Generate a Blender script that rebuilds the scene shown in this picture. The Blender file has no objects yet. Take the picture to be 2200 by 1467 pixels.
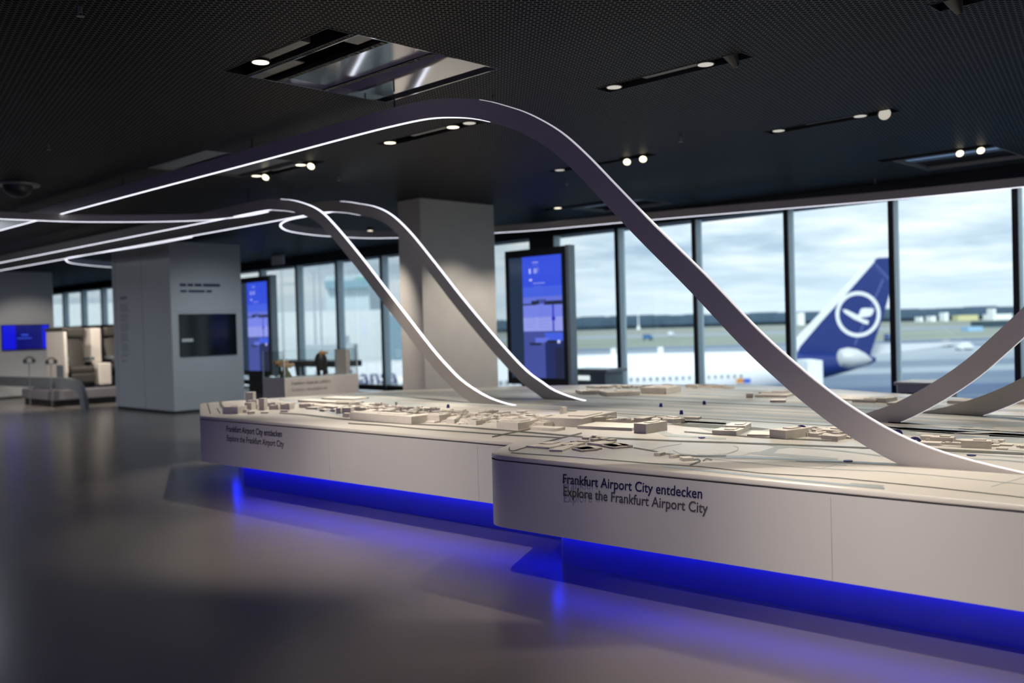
import bpy, bmesh, math, random
import numpy as np
from mathutils import Vector, Matrix
from math import radians, sin, cos, pi

random.seed(7)
SC = bpy.context.scene
COL = SC.collection

# ------------------------------------------------------------------ camera
FPX = 2036.7
YAW, PITCH, ROLL, EYE = radians(45.539), radians(-.935), radians(-1.566), 1.5
def cam_rows():
    cy, sy = cos(YAW), sin(YAW)
    f = np.array([sy*cos(PITCH), cy*cos(PITCH), sin(PITCH)])
    r = np.array([cy, -sy, 0.]); u = np.cross(r, f)
    c, s = cos(ROLL), sin(ROLL)
    return np.array([r*c+u*s, -r*s+u*c, f])
CM = cam_rows()
cd = bpy.data.cameras.new('camera'); cam = bpy.data.objects.new('camera', cd); COL.objects.link(cam)
mw = Matrix.Identity(4)
for i in range(3):
    mw[i][0] = CM[0][i]; mw[i][1] = CM[1][i]; mw[i][2] = -CM[2][i]
mw[2][3] = EYE
cam.matrix_world = mw
cd.sensor_width = 36; cd.lens = FPX/2200*36; cd.clip_start = .05; cd.clip_end = 6000
cd.dof.use_dof = True; cd.dof.focus_distance = 5.6; cd.dof.aperture_fstop = 1.3
SC.camera = cam
SC.view_settings.view_transform = 'Standard'; SC.view_settings.look = 'None'
SC.view_settings.exposure = 0.0; SC.view_settings.gamma = 1.0
SC.cycles.max_bounces = 8; SC.cycles.transparent_max_bounces = 12
SC.cycles.sample_clamp_indirect = 4.0

def AT(px, py, **k):
    """the place on one of the scene's planes (x=, y=, z= or depth t=) that a picture point shows"""
    d = CM.T @ np.array([(px-1100)/FPX, -(py-733.5)/FPX, 1.]); o = np.array([0, 0, EYE])
    (a, v), = k.items()
    if a == 't': p = o+d*v
    else:
        i = 'xyz'.index(a); p = o+d*(v-o[i])/d[i]
    return Vector(p.tolist())

# ------------------------------------------------------------------ world (cloudy sky)
W = bpy.data.worlds.new('sky'); SC.world = W; W.use_nodes = True
nt = W.node_tree; nt.nodes.clear()
def N(t, **k):
    n = nt.nodes.new(t)
    for a, b in k.items(): setattr(n, a, b)
    return n
out = N('ShaderNodeOutputWorld'); bg = N('ShaderNodeBackground')
tc = N('ShaderNodeTexCoord'); sep = N('ShaderNodeSeparateXYZ')
nt.links.new(tc.outputs['Generated'], sep.inputs[0])
def MATH(op, a, b=None):
    m = N('ShaderNodeMath', operation=op)
    for i, v in enumerate((a, b)):
        if v is None: continue
        if isinstance(v, (int, float)): m.inputs[i].default_value = v
        else: nt.links.new(v, m.inputs[i])
    return m.outputs[0]
zc = MATH('ADD', MATH('MAXIMUM', sep.outputs[2], 0.0), 0.10)
comb = N('ShaderNodeCombineXYZ')
nt.links.new(MATH('DIVIDE', sep.outputs[0], zc), comb.inputs[0])
nt.links.new(MATH('DIVIDE', sep.outputs[1], zc), comb.inputs[1])
def NOISE(scale, det, rough, off):
    mp = N('ShaderNodeMapping'); mp.inputs['Location'].default_value = off
    n = N('ShaderNodeTexNoise'); n.inputs['Scale'].default_value = scale
    n.inputs['Detail'].default_value = det; n.inputs['Roughness'].default_value = rough
    nt.links.new(comb.outputs[0], mp.inputs[0]); nt.links.new(mp.outputs[0], n.inputs['Vector'])
    return n.outputs['Fac']
n1 = NOISE(.9, 6, .55, (1.3, .4, 0)); n2 = NOISE(2.6, 4, .5, (4, 2, 1))
cl = MATH('ADD', MATH('MULTIPLY', n1, .7), MATH('MULTIPLY', n2, .3))
rp = N('ShaderNodeValToRGB'); cr = rp.color_ramp
cr.elements[0].position = .34; cr.elements[0].color = (.42, .54, .67, 1)
cr.elements[1].position = .60; cr.elements[1].color = (1.05, 1.05, 1.03, 1)
e = cr.elements.new(.44); e.color = (.60, .71, .81, 1)
e = cr.elements.new(.51); e.color = (.78, .87, .94, 1)
nt.links.new(cl, rp.inputs[0])
hz = N('ShaderNodeMixRGB'); hz.inputs[2].default_value = (.80, .90, .97, 1)
hf = MATH('SUBTRACT', 1.0, MATH('MULTIPLY', MATH('MAXIMUM', sep.outputs[2], 0.0), 14.0))
nt.links.new(MATH('MAXIMUM', hf, 0.0), hz.inputs[0]); nt.links.new(rp.outputs[0], hz.inputs[1])
nt.links.new(hz.outputs[0], bg.inputs[0]); bg.inputs[1].default_value = 1.16
nt.links.new(bg.outputs[0], out.inputs[0])

# ------------------------------------------------------------------ sun (thin cloud, from behind the building)
sd = bpy.data.lights.new('sun', 'SUN'); sd.energy = 3.0; sd.angle = radians(12); sd.color = (1, .98, .95)
so = bpy.data.objects.new('sun', sd); COL.objects.link(so)
so.rotation_euler = Vector((.62, .30, -.62)).to_track_quat('-Z', 'Y').to_euler()

# ------------------------------------------------------------------ materials
MATS = {}
def mat(name, col, rough=.5, metal=0., emit=None, strength=1., spec=.5, coat=0., alpha=None, noise=None, bump=None):
    if name in MATS: return MATS[name]
    m = bpy.data.materials.new(name); m.use_nodes = True
    nd = m.node_tree; b = nd.nodes['Principled BSDF']
    b.inputs['Base Color'].default_value = (*col, 1); b.inputs['Roughness'].default_value = rough
    b.inputs['Metallic'].default_value = metal; b.inputs['Specular IOR Level'].default_value = spec
    b.inputs['Coat Weight'].default_value = coat
    if emit: b.inputs['Emission Color'].default_value = (*emit, 1); b.inputs['Emission Strength'].default_value = strength
    co = nd.nodes.new('ShaderNodeTexCoord')
    nz = nd.nodes.new('ShaderNodeTexNoise'); sc, amt = noise or (6., .04)
    nz.inputs['Scale'].default_value = sc; nz.inputs['Detail'].default_value = 4
    nd.links.new(co.outputs['Object'], nz.inputs['Vector'])
    mr = nd.nodes.new('ShaderNodeMapRange'); mr.inputs['To Min'].default_value = 1-amt*2; mr.inputs['To Max'].default_value = 1+amt*2
    nd.links.new(nz.outputs['Fac'], mr.inputs['Value'])
    mx = nd.nodes.new('ShaderNodeVectorMath'); mx.operation = 'SCALE'; mx.inputs[0].default_value = col
    nd.links.new(mr.outputs[0], mx.inputs['Scale']); nd.links.new(mx.outputs[0], b.inputs['Base Color'])
    if bump:
        bn = nd.nodes.new('ShaderNodeBump'); n2 = nd.nodes.new('ShaderNodeTexNoise')
        n2.inputs['Scale'].default_value = bump[0]; bn.inputs['Strength'].default_value = bump[1]; bn.inputs['Distance'].default_value = .01
        nd.links.new(co.outputs['Object'], n2.inputs['Vector'])
        nd.links.new(n2.outputs['Fac'], bn.inputs['Height']); nd.links.new(bn.outputs[0], b.inputs['Normal'])
    MATS[name] = m
    return m

def glass_mat(name, tint, refl=1.0, rough=0.0):
    m = bpy.data.materials.new(name); m.use_nodes = True; n = m.node_tree; n.nodes.clear()
    o = n.nodes.new('ShaderNodeOutputMaterial'); t = n.nodes.new('ShaderNodeBsdfTransparent'); g = n.nodes.new('ShaderNodeBsdfGlossy')
    f = n.nodes.new('ShaderNodeFresnel'); f.inputs[0].default_value = 1.5; mx = n.nodes.new('ShaderNodeMixShader')
    mu = n.nodes.new('ShaderNodeMath'); mu.operation = 'MULTIPLY'; mu.inputs[1].default_value = refl
    t.inputs[0].default_value = (*tint, 1); g.inputs['Roughness'].default_value = rough
    n.links.new(f.outputs[0], mu.inputs[0]); n.links.new(mu.outputs[0], mx.inputs[0])
    n.links.new(t.outputs[0], mx.inputs[1]); n.links.new(g.outputs[0], mx.inputs[2]); n.links.new(mx.outputs[0], o.inputs[0])
    return m

M_WHITE = mat('white_lacquer', (.70, .69, .68), .32, noise=(2, .015))
M_TOP = mat('cream_solid_surface', (.74, .71, .65), .28, noise=(3, .02))
M_BLD = mat('cream_model_board', (.80, .75, .68), .6, noise=(25, .05))
M_MAPG = mat('map_grey', (.44, .475, .47), .4, noise=(4, .06))
M_MAPD = mat('map_dark_grey', (.13, .13, .11), .45, noise=(4, .06))
M_MAPL = mat('map_pale', (.66, .63, .57), .42, noise=(4, .04))
M_MAPB = mat('map_blue_grey', (.42, .47, .50), .3, noise=(4, .05))
M_GAP = mat('shadow_gap', (.02, .02, .02), .6)
M_PLINTH = mat('plinth_blue', (.10, .13, .72), .35)
M_BLUELED = mat('blue_light', (.02, .03, .4), .5, emit=(.008, .022, 1.0), strength=28)
M_SILVER = mat('silver_paint', (.56, .53, .50), .42, metal=.2, noise=(3, .02))
M_LED = mat('white_light_line', (.9, .9, .9), .5, emit=(.86, .88, 1.0), strength=2.0)
M_LEDTOP = mat('white_light_edge', (.8, .8, .8), .4, emit=(.88, .85, .95), strength=.62)
M_LENS = mat('lamp_glow', (.9, .85, .7), .5, emit=(1, .90, .66), strength=2.2)
M_LENSDIM = mat('lamp_glow_dim', (.8, .8, .75), .4, emit=(1, .93, .82), strength=.42)
M_BLACK = mat('black_metal', (.012, .012, .013), .45)
M_DARK = mat('dark_grey_frame', (.045, .048, .052), .4, metal=.2)
M_MULL = mat('mullion_metal', (.60, .72, .78), .35, metal=.05)
M_MIRROR = mat('polished_aluminium', (.80, .81, .82), .07, metal=1.)
M_GREYM = mat('grey_metal_box', (.25, .25, .25), .4, metal=.4)
M_WALLD = mat('dark_wall', (.035, .035, .037), .7)
M_PANEL = mat('white_glossy_panel', (.52, .535, .55), .18, noise=(1.5, .03))
M_COL = mat('column_white', (.60, .58, .55), .35)
M_SCREEN = mat('black_screen', (.006, .008, .010), .08)
M_TEXTB = mat('navy_lettering', (.010, .010, .075), .5)
M_TEXTG = mat('grey_lettering', (.085, .085, .095), .5)
M_GLASSC = glass_mat('case_glass', (.975, .99, .99), .35)
M_WINDOW = glass_mat('window_glass', (.93, .98, 1.0), .45)
M_SEATG = mat('seat_grey_leather', (.062, .056, .05), .55, bump=(60, .2))
M_SEATW = mat('seat_shell_white', (.80, .74, .67), .4)
M_SLATE = mat('slate_paint', (.16, .18, .20), .4)

def scr(name, col, s=1.): return mat(name, (.01, .01, .02), .15, emit=col, strength=s)

# ------------------------------------------------------------------ builders
class MB:
    def __init__(s): s.v = []; s.f = []; s.mi = []
    def add(s, vs, fs, mi=0):
        n = len(s.v); s.v += [tuple(v) for v in vs]; s.f += [tuple(i+n for i in f) for f in fs]; s.mi += [mi]*len(fs); return s
    def box(s, x0, y0, z0, x1, y1, z1, mi=0):
        v = [(x, y, z) for z in (z0, z1) for y in (y0, y1) for x in (x0, x1)]
        return s.add(v, [(0, 2, 3, 1), (4, 5, 7, 6), (0, 1, 5, 4), (2, 6, 7, 3), (0, 4, 6, 2), (1, 3, 7, 5)], mi)
    def obox(s, c, ax, ay, az, mi=0):
        c, ax, ay, az = map(Vector, (c, ax, ay, az))
        v = [c+ax*i+ay*j+az*k for k in (-1, 1) for j in (-1, 1) for i in (-1, 1)]
        return s.add(v, [(0, 2, 3, 1), (4, 5, 7, 6), (0, 1, 5, 4), (2, 6, 7, 3), (0, 4, 6, 2), (1, 3, 7, 5)], mi)
    def quad(s, a, b, c, d, mi=0): return s.add([a, b, c, d], [(0, 1, 2, 3)], mi)
    def prism(s, poly, z0, z1, mi=0, cap=True, bottom=True):
        n = len(poly); v = [(p[0], p[1], z0) for p in poly]+[(p[0], p[1], z1) for p in poly]
        f = [(i, (i+1) % n, n+(i+1) % n, n+i) for i in range(n)]
        if cap: f.append(tuple(range(n, 2*n)))
        if bottom: f.append(tuple(range(n-1, -1, -1)))
        return s.add(v, f, mi)
    def cyl(s, a, b, r, r2=None, n=16, mi=0, caps=True):
        a, b = Vector(a), Vector(b); t = (b-a).normalized(); r2 = r if r2 is None else r2
        u = t.orthogonal().normalized(); w = t.cross(u)
        v = [a+(u*cos(2*pi*i/n)+w*sin(2*pi*i/n))*r for i in range(n)]+[b+(u*cos(2*pi*i/n)+w*sin(2*pi*i/n))*r2 for i in range(n)]
        f = [(i, (i+1) % n, n+(i+1) % n, n+i) for i in range(n)]
        if caps: f += [tuple(range(n-1, -1, -1)), tuple(range(n, 2*n))]
        return s.add(v, f, mi)
    def loft(s, rings, mi=0, caps=True):
        n = len(rings[0]); v = [p for r in rings for p in r]; f = []
        for k in range(len(rings)-1):
            for i in range(n): f.append((k*n+i, k*n+(i+1) % n, (k+1)*n+(i+1) % n, (k+1)*n+i))
        if caps: f += [tuple(range(n-1, -1, -1)), tuple(range((len(rings)-1)*n, len(rings)*n))]
        return s.add(v, f, mi)
    def ell(s, c, rx, ry, rz, mi=0, nu=20, nv=12):
        rings = []
        for j in range(1, nv):
            t = pi*j/nv
            rings.append([(c[0]+rx*sin(t)*cos(2*pi*i/nu), c[1]+ry*sin(t)*sin(2*pi*i/nu), c[2]-rz*cos(t)) for i in range(nu)])
        return s.loft(rings, mi)
    def build(s, name, mats, parent=None, loc=None, smooth=False, bevel=0, label=None):
        me = bpy.data.meshes.new(name)
        base = Vector(parent.location) if parent is not None and parent.get('_b') else Vector((0, 0, 0))
        if parent is not None:
            q = parent; base = Vector((0, 0, 0))
            while q is not None: base += Vector(q.location); q = q.parent
        if loc is not None: base = base+Vector(loc) if parent is not None else Vector(loc)
        me.from_pydata([tuple(Vector(v)-base) for v in s.v], [], s.f); me.update()
        for m in (mats if isinstance(mats, (list, tuple)) else [mats]): me.materials.append(m)
        for p, i in zip(me.polygons, s.mi): p.material_index = i
        bm = bmesh.new(); bm.from_mesh(me); bmesh.ops.recalc_face_normals(bm, faces=bm.faces); bm.to_mesh(me); bm.free()
        if smooth:
            for p in me.polygons: p.use_smooth = True
            try: me.set_sharp_from_angle(angle=radians(35))
            except Exception: pass
        o = bpy.data.objects.new(name, me); COL.objects.link(o)
        if parent is not None: o.parent = parent
        if loc is not None: o.location = loc
        if bevel:
            b = o.modifiers.new('soft_edges', 'BEVEL'); b.width = bevel; b.segments = 2; b.limit_method = 'ANGLE'
        if label: o['label'] = label
        return o

def thing(name, label, cat, loc=(0, 0, 0), group=None, kind=None):
    o = bpy.data.objects.new(name, None); COL.objects.link(o); o.location = loc; o.empty_display_size = .1
    if label: o['label'] = label
    if cat: o['category'] = cat
    if group: o['group'] = group
    if kind: o['kind'] = kind
    return o
def tag(o, label, cat, group=None, kind=None):
    o['label'] = label; o['category'] = cat
    if group: o['group'] = group
    if kind: o['kind'] = kind
    return o
def struct(o): o['kind'] = 'structure'; return o

def text_part(name, body, m, parent, origin, xdir, updir, size, squeeze=1., shear=0., ext=.0015, bold=0.):
    cu = bpy.data.curves.new(name, 'FONT'); cu.body = body; cu.size = 1.; cu.extrude = 0; cu.offset = bold; cu.shear = shear; cu.resolution_u = 4
    t = bpy.data.objects.new('tmp_text', cu); COL.objects.link(t)
    dg = bpy.context.evaluated_depsgraph_get(); dg.update()
    me0 = bpy.data.meshes.new_from_object(t.evaluated_get(dg))
    x, u = Vector(xdir).normalized(), Vector(updir).normalized(); o0 = Vector(origin); nrm = x.cross(u)
    b = MB(); b.add([o0+x*(v.co.x*size*squeeze)+u*(v.co.y*size)+nrm*ext for v in me0.vertices], [tuple(p.vertices) for p in me0.polygons])
    bpy.data.objects.remove(t); bpy.data.meshes.remove(me0)
    return b.build(name, m, parent)

def fillet(poly, radii, seg=8):
    n = len(poly); outp = []
    for i in range(n):
        p0, p1, p2 = Vector(poly[i-1]), Vector(poly[i]), Vector(poly[(i+1) % n]); r = radii[i]
        a, b = (p0-p1).normalized(), (p2-p1).normalized(); ang = a.angle(b)
        if r <= 0 or ang > radians(177): outp.append(tuple(p1)); continue
        d = min(r/math.tan(ang/2), (p0-p1).length*.49, (p2-p1).length*.49)
        s, e = p1+a*d, p1+b*d
        for k in range(seg+1):
            t = k/seg; q = s*(1-t)**2+p1*2*t*(1-t)+e*t*t
            outp.append((q.x, q.y))
    return outp
def inset(poly, d):
    n = len(poly); A = sum(poly[i-1][0]*poly[i][1]-poly[i][0]*poly[i-1][1] for i in range(n)); sg = 1 if A > 0 else -1
    lines = []
    for i in range(n):
        a, b = Vector(poly[i]), Vector(poly[(i+1) % n]); t = (b-a).normalized(); nn = Vector((-t.y, t.x))*sg
        lines.append((a+nn*d, t))
    o = []
    for i in range(n):
        (a, t), (b, u) = lines[i-1], lines[i]; cr = t.x*u.y-t.y*u.x
        if abs(cr) < 1e-4: o.append(tuple(b)); continue
        k = ((b.x-a.x)*u.y-(b.y-a.y)*u.x)/cr; o.append(tuple(a+t*k))
    return o

def catmull(pts, step=.06):
    P_ = [Vector(p) for p in pts]; P_ = [P_[0]*2-P_[1]]+P_+[P_[-1]*2-P_[-2]]; o = []
    for i in range(1, len(P_)-2):
        n = max(2, int((P_[i+1]-P_[i]).length/step)) if (P_[i+1]-P_[i]).length < 2 else 8
        for k in range(n):
            t = k/n; a, b, c, d = P_[i-1], P_[i], P_[i+1], P_[i+2]
            o.append(.5*((2*b)+(c-a)*t+(2*a-5*b+4*c-d)*t*t+(3*b-a-3*c+d)*t**3))
    o.append(P_[-2]); return o

# ------------------------------------------------------------------ the setting: room shell
H = 3.42; FX = 13.73
# floor
fm = bpy.data.materials.new('polished_resin_floor'); fm.use_nodes = True
n_ = fm.node_tree; b_ = n_.nodes['Principled BSDF']
co = n_.nodes.new('ShaderNodeTexCoord'); nz = n_.nodes.new('ShaderNodeTexNoise'); nz.inputs['Scale'].default_value = .8; nz.inputs['Detail'].default_value = 6
n_.links.new(co.outputs['Object'], nz.inputs['Vector'])
rr = n_.nodes.new('ShaderNodeValToRGB'); rr.color_ramp.elements[0].color = (.180, .162, .150, 1); rr.color_ramp.elements[1].color = (.220, .198, .182, 1)
n_.links.new(nz.outputs['Fac'], rr.inputs[0]); n_.links.new(rr.outputs[0], b_.inputs['Base Color'])
b_.inputs['Roughness'].default_value = .23; b_.inputs['Specular IOR Level'].default_value = .42
nb = n_.nodes.new('ShaderNodeTexNoise'); nb.inputs['Scale'].default_value = 160; bp = n_.nodes.new('ShaderNodeBump'); bp.inputs['Strength'].default_value = .06; bp.inputs['Distance'].default_value = .002
n_.links.new(co.outputs['Object'], nb.inputs['Vector']); n_.links.new(nb.outputs['Fac'], bp.inputs['Height']); n_.links.new(bp.outputs[0], b_.inputs['Normal'])
struct(MB().box(-5, -8, -.25, FX+.15, 46, 0).build('floor', fm))

# ceiling (expanded metal mesh), with openings for the lights and service panels
cm = bpy.data.materials.new('expanded_metal_ceiling'); cm.use_nodes = True
n_ = cm.node_tree; b_ = n_.nodes['Principled BSDF']
co = n_.nodes.new('ShaderNodeTexCoord'); mp = n_.nodes.new('ShaderNodeMapping'); mp.inputs['Rotation'].default_value = (0, 0, radians(44.5))
br = n_.nodes.new('ShaderNodeTexBrick'); br.offset = .5; br.inputs['Scale'].default_value = 1.
br.inputs['Brick Width'].default_value = .047; br.inputs['Row Height'].default_value = .036; br.inputs['Mortar Size'].default_value = .0052; br.inputs['Mortar Smooth'].default_value = .35
br.inputs['Color1'].default_value = (.0012, .0012, .0014, 1); br.inputs['Color2'].default_value = (.0012, .0012, .0014, 1); br.inputs['Mortar'].default_value = (.037, .036, .038, 1)
n_.links.new(co.outputs['Object'], mp.inputs[0]); n_.links.new(mp.outputs[0], br.inputs['Vector']); n_.links.new(br.outputs['Color'], b_.inputs['Base Color'])
rf = n_.nodes.new('ShaderNodeMapRange'); rf.inputs['To Min'].default_value = .02; rf.inputs['To Max'].default_value = .35
n_.links.new(br.outputs['Fac'], rf.inputs['Value']); n_.links.new(rf.outputs[0], b_.inputs['Specular IOR Level'])
b_.inputs['Roughness'].default_value = .5
bp = n_.nodes.new('ShaderNodeBump'); bp.inputs['Strength'].default_value = .6; bp.inputs['Distance'].default_value = .004
n_.links.new(br.outputs['Fac'], bp.inputs['Height']); n_.links.new(bp.outputs[0], b_.inputs['Normal'])

TRACKS = [ # x, y0, y1, label detail, lamp styles (near end to far end)
 (6.16, 3.57, 4.93, 'recessed light track with a dark cone lamp nearest the viewer, beside the big opening', 'cdxd'),
 (6.16, 6.40, 7.86, 'recessed light track half hidden behind the longest looping band', 'dbxb'),
 (6.16, 9.02, 10.48, 'recessed light track with two hanging lamps beside the dim ceiling opening', 'hbhb'),
 (6.16, .80, 2.26, 'recessed light track cut by the top edge of the picture', 'bdxc'),
 (8.90, 3.61, 4.96, 'recessed light track with one round lamp tilted to show its pale face', 'tdxd'),
 (8.90, 6.41, 7.95, 'recessed light track with two bright lamps touching, above the display totem', 'hhxd'),
 (11.66, 3.66, 4.98, 'recessed light track along the near edge of the slatted opening by the windows', 'hhxx'),
 (11.75, 9.15, 10.75, 'recessed light track right of the pillar top, one glowing lamp at its end', 'hxbx'),
 (3.62, 5.02, 6.34, 'recessed light track inside the edge of the big mirror-like opening', 'xxbx'),
 (3.40, 2.0, 3.4, 'recessed light track above the viewer over the walkway', 'hbxb'),
 (8.90, .80, 2.26, 'recessed light track above the right end of the model table', 'hbxb'),
]
PANELS = [(3.75, 5.00, 5.04, 6.36), (4.88, 9.18, 6.06, 10.54), (11.78, 3.66, 12.95, 4.86), (12.0, 8.9, 12.9, 10.3)]
holes = [(x-.095, y0, x+.095, y1) for x, y0, y1, *_ in TRACKS]+[tuple(p) for p in PANELS]
xs = sorted({-5, FX+.15, *[h[0] for h in holes], *[h[2] for h in holes]}); ys = sorted({-8, 46, *[h[1] for h in holes], *[h[3] for h in holes]})
b = MB()
for i in range(len(xs)-1):
    for j in range(len(ys)-1):
        cx, cy = (xs[i]+xs[i+1])/2, (ys[j]+ys[j+1])/2
        if any(h[0] < cx < h[2] and h[1] < cy < h[3] for h in holes): continue
        b.quad((xs[i], ys[j], H), (xs[i], ys[j+1], H), (xs[i+1], ys[j+1], H), (xs[i+1], ys[j], H))
struct(b.build('ceiling', cm))
struct(MB().box(-5.2, -8.2, 4.1, FX+.4, 46.2, 4.3).build('roof_slab', M_WALLD))
struct(MB().box(-5.2, -8.2, -.25, -5, 46.2, 4.1).build('wall_left', M_WALLD))
struct(MB().box(-5, -8.2, -.25, FX+.4, -8, 4.1).build('wall_near', M_WALLD))
struct(MB().box(-5, 46, -.25, FX+.4, 46.2, 4.1).build('wall_far', M_WALLD))
struct(MB().box(FX-.12, -8, 3.21, FX+.4, 46, 4.1).build('wall_window_lintel', mat('lintel_dark', (.02, .024, .027), .5)))
struct(MB().box(FX-.06, -8, .07, FX+.10, 46, .20).build('trim_window_transom', M_DARK))
struct(MB().box(FX-.06, -8, 0, FX+.10, 46, .02).build('baseboard_window', M_DARK))

# facade bays
mull = [-6.0, -4.34, -2.67, -1.0, .67, 2.34, 4.01, 5.66, 7.31, 9.01, 10.66, 12.5, 14.2, 15.9, 17.58, 19.36, 21.13, 22.9, 24.7, 26.45, 28.2, 29.95, 31.7, 33.4, 35.15, 36.9, 38.6, 40.4, 42.2, 44.0]
ends = [-8]+mull+[46]
for i in range(len(ends)-1):
    y0, y1 = ends[i], ends[i+1]
    w = MB().box(FX+.03, y0, .02, FX+.05, y1, 3.21).build('window_%d' % (i+1), M_WINDOW); struct(w)
    if i < len(ends)-2:
        wide = .62 if abs(y1-12.5) < .01 else .065
        m = MB().box(FX-.09, y1-wide/2, .02, FX+.10, y1+wide/2, 3.21, 0)
        m.box(FX-.115, y1-wide/2-.006, .02, FX-.09, y1+wide/2+.006, 3.21, 1)
        m.build('window_frame', [M_MULL, M_DARK], w)

# ------------------------------------------------------------------ lights and ceiling things
def lamp(parent, c, style, spot=True):
    """one lamp head: black can, glowing lens"""
    x, y, z = c
    if style == 'c': d = Vector((.35, -.25, -.9)).normalized(); o = Vector((x, y, H+.0)); r, ln = .052, .12
    elif style == 'h': d = Vector((-.62, -.38, -.68)).normalized(); o = Vector((x, y, H-.02)); r, ln = .05, .07
    elif style == 't': d = Vector((-.70, -.52, -.48)).normalized(); o = Vector((x, y, H-.01)); r, ln = .065, .05
    else: d = Vector((0, 0, -1)); o = Vector((x, y, H+.035)); r, ln = .068, .055
    a, b2 = o-d*ln*.4, o+d*ln*.6
    if style == 'c': hd = MB().cyl(a, b2, .062, .02, n=18).build('lamp_head', M_DARK, parent, smooth=True)
    else: hd = MB().cyl(a, b2, r*.9, r, n=18).build('lamp_head', M_BLACK, parent, smooth=True)
    if style != 'c':
        m = M_LENS if style in 'hb' else M_LENSDIM
        MB().cyl(b2-d*.004, b2+d*.003, r*.86, n=18).build('lens', m, hd)
for x, y0, y1, lab, st in TRACKS:
    t = thing('recessed_light_track', lab, 'ceiling light', (x, (y0+y1)/2, H), 'recessed light tracks in the black ceiling')
    b = MB(); z1 = H+.13
    b.box(x-.095, y0, H-.004, x-.089, y1, z1); b.box(x+.089, y0, H-.004, x+.095, y1, z1)
    b.box(x-.089, y0, H-.004, x+.089, y0+.006, z1); b.box(x-.089, y1-.006, H-.004, x+.089, y1, z1); b.box(x-.095, y0, z1, x+.095, y1, z1+.01)
    b.build('housing', M_BLACK, t)
    ym = (y0+y1)/2
    MB().box(x-.035, ym-.26, H+.02, x+.045, ym+.26, H+.07).build('driver_box', M_GREYM, t)
    for yy, s_ in zip((y0+.13, y0+.36, y1-.36, y1-.13), st):
        if s_ != 'x': lamp(t, (x, yy, H), s_)

def spot(x, y, tx, ty, power, ang=62, blend=.6, col=(1, .89, .76), z=None):
    l = bpy.data.lights.new('spot_light', 'SPOT'); l.energy = power; l.spot_size = radians(ang); l.spot_blend = blend; l.color = col; l.shadow_soft_size = .035
    o = bpy.data.objects.new('spot_light', l); COL.objects.link(o); o.location = (x, y, (z or H)-.06)
    o.rotation_euler = (Vector((tx, ty, .4))-o.location).to_track_quat('-Z', 'Y').to_euler()
KS = 4.5
SPOTS = [(6.16, 3.7, 5.2, 3.2, 70), (6.16, 4.6, 6.3, 4.4, 60), (6.16, 6.6, 5.6, 6.6, 60), (6.16, 7.6, 5.9, 8.0, 60), (6.16, 9.2, 5.6, 8.9, 55), (6.16, 10.2, 6.6, 9.6, 40),
 (6.16, 1.0, 5.4, .9, 34), (6.16, 2.0, 5.6, 2.4, 34), (8.9, 3.8, 8.3, 3.4, 50), (8.9, 4.7, 8.7, 5.2, 40), (8.9, 6.6, 8.3, 6.4, 40), (8.9, 7.7, 8.6, 8.0, 35), (8.9, 1.5, 7.6, 1.6, 50),
 (3.40, 2.2, 3.7, 1.4, 30), (3.40, 3.2, 3.4, 2.7, 20), (3.62, 5.3, 4.2, 5.6, 40), (3.62, 6.1, 3.9, 6.3, 20),
 (11.66, 4.0, 10.6, 4.5, 30), (11.66, 4.85, 11.6, 4.5, 14), (11.75, 9.4, 9.9, 10.4, 45)]
for a_ in [(.62, 1.6, 4.0, 1.0, 210, 44), (.62, 2.6, 4.1, 2.3, 80, 34), (.62, 5.6, 4.45, 5.6, 170, 34), (.62, 6.6, 3.6, 7.4, 50, 30)]: spot(*a_[:4], a_[4]*1.6, a_[5], .9)  # added spots without fixtures, brightening the skirt and the floor before it
for s_ in SPOTS: spot(*s_[:4], s_[4]*KS)
for x, y, tx, ty, p, tz in [(9.4, 9.3, 9.8, 10.7, 42, 1.5), (8.3, 20.4, 8.6, 22.4, 120, 1.2), (5.4, 20.6, 8.0, 22.4, 90, 1.2), (8.0, 23.6, 8.9, 26.0, 40, 1.5), (8.2, 10.6, 8.5, 12.3, 110, .9)]:  # added spots without fixtures, brightening pillar, seats, far wall block and case
    spot(x, y, tx, ty, p*3, 70)
spot(9.0, 13.8, 9.05, 17.15, 190, 75, 1., (.85, .95, 1.0))  # added cool spot without a fixture, brightens the wall block face

for x, y, sx_, sy_, p, c in [(-2.5, 4, 3, 6, 30, (.42, .36, 1.0)), (3.5, 19, 3, 6, 140, (.80, .88, 1.0)), (-.5, 12, 3, 5, 20, (.50, .46, 1.0))]:  # added fill lamps at ceiling height, no fixtures there
    l = bpy.data.lights.new('added_hall_fill', 'AREA'); l.shape = 'RECTANGLE'; l.size = sx_; l.size_y = sy_; l.energy = p; l.color = c
    o = bpy.data.objects.new('added_hall_fill', l); COL.objects.link(o); o.location = (x, y, H-.05)
l = bpy.data.lights.new('added_violet_fill', 'AREA'); l.shape = 'RECTANGLE'; l.size = 6; l.size_y = 1.6; l.energy = 80; l.color = (.38, .32, 1.0)  # added violet fill from the left side, not a real wall lamp
o = bpy.data.objects.new('added_violet_fill', l); COL.objects.link(o); o.location = (-4.8, 5, 2.2); o.rotation_euler = (0, radians(-90), 0)
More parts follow.
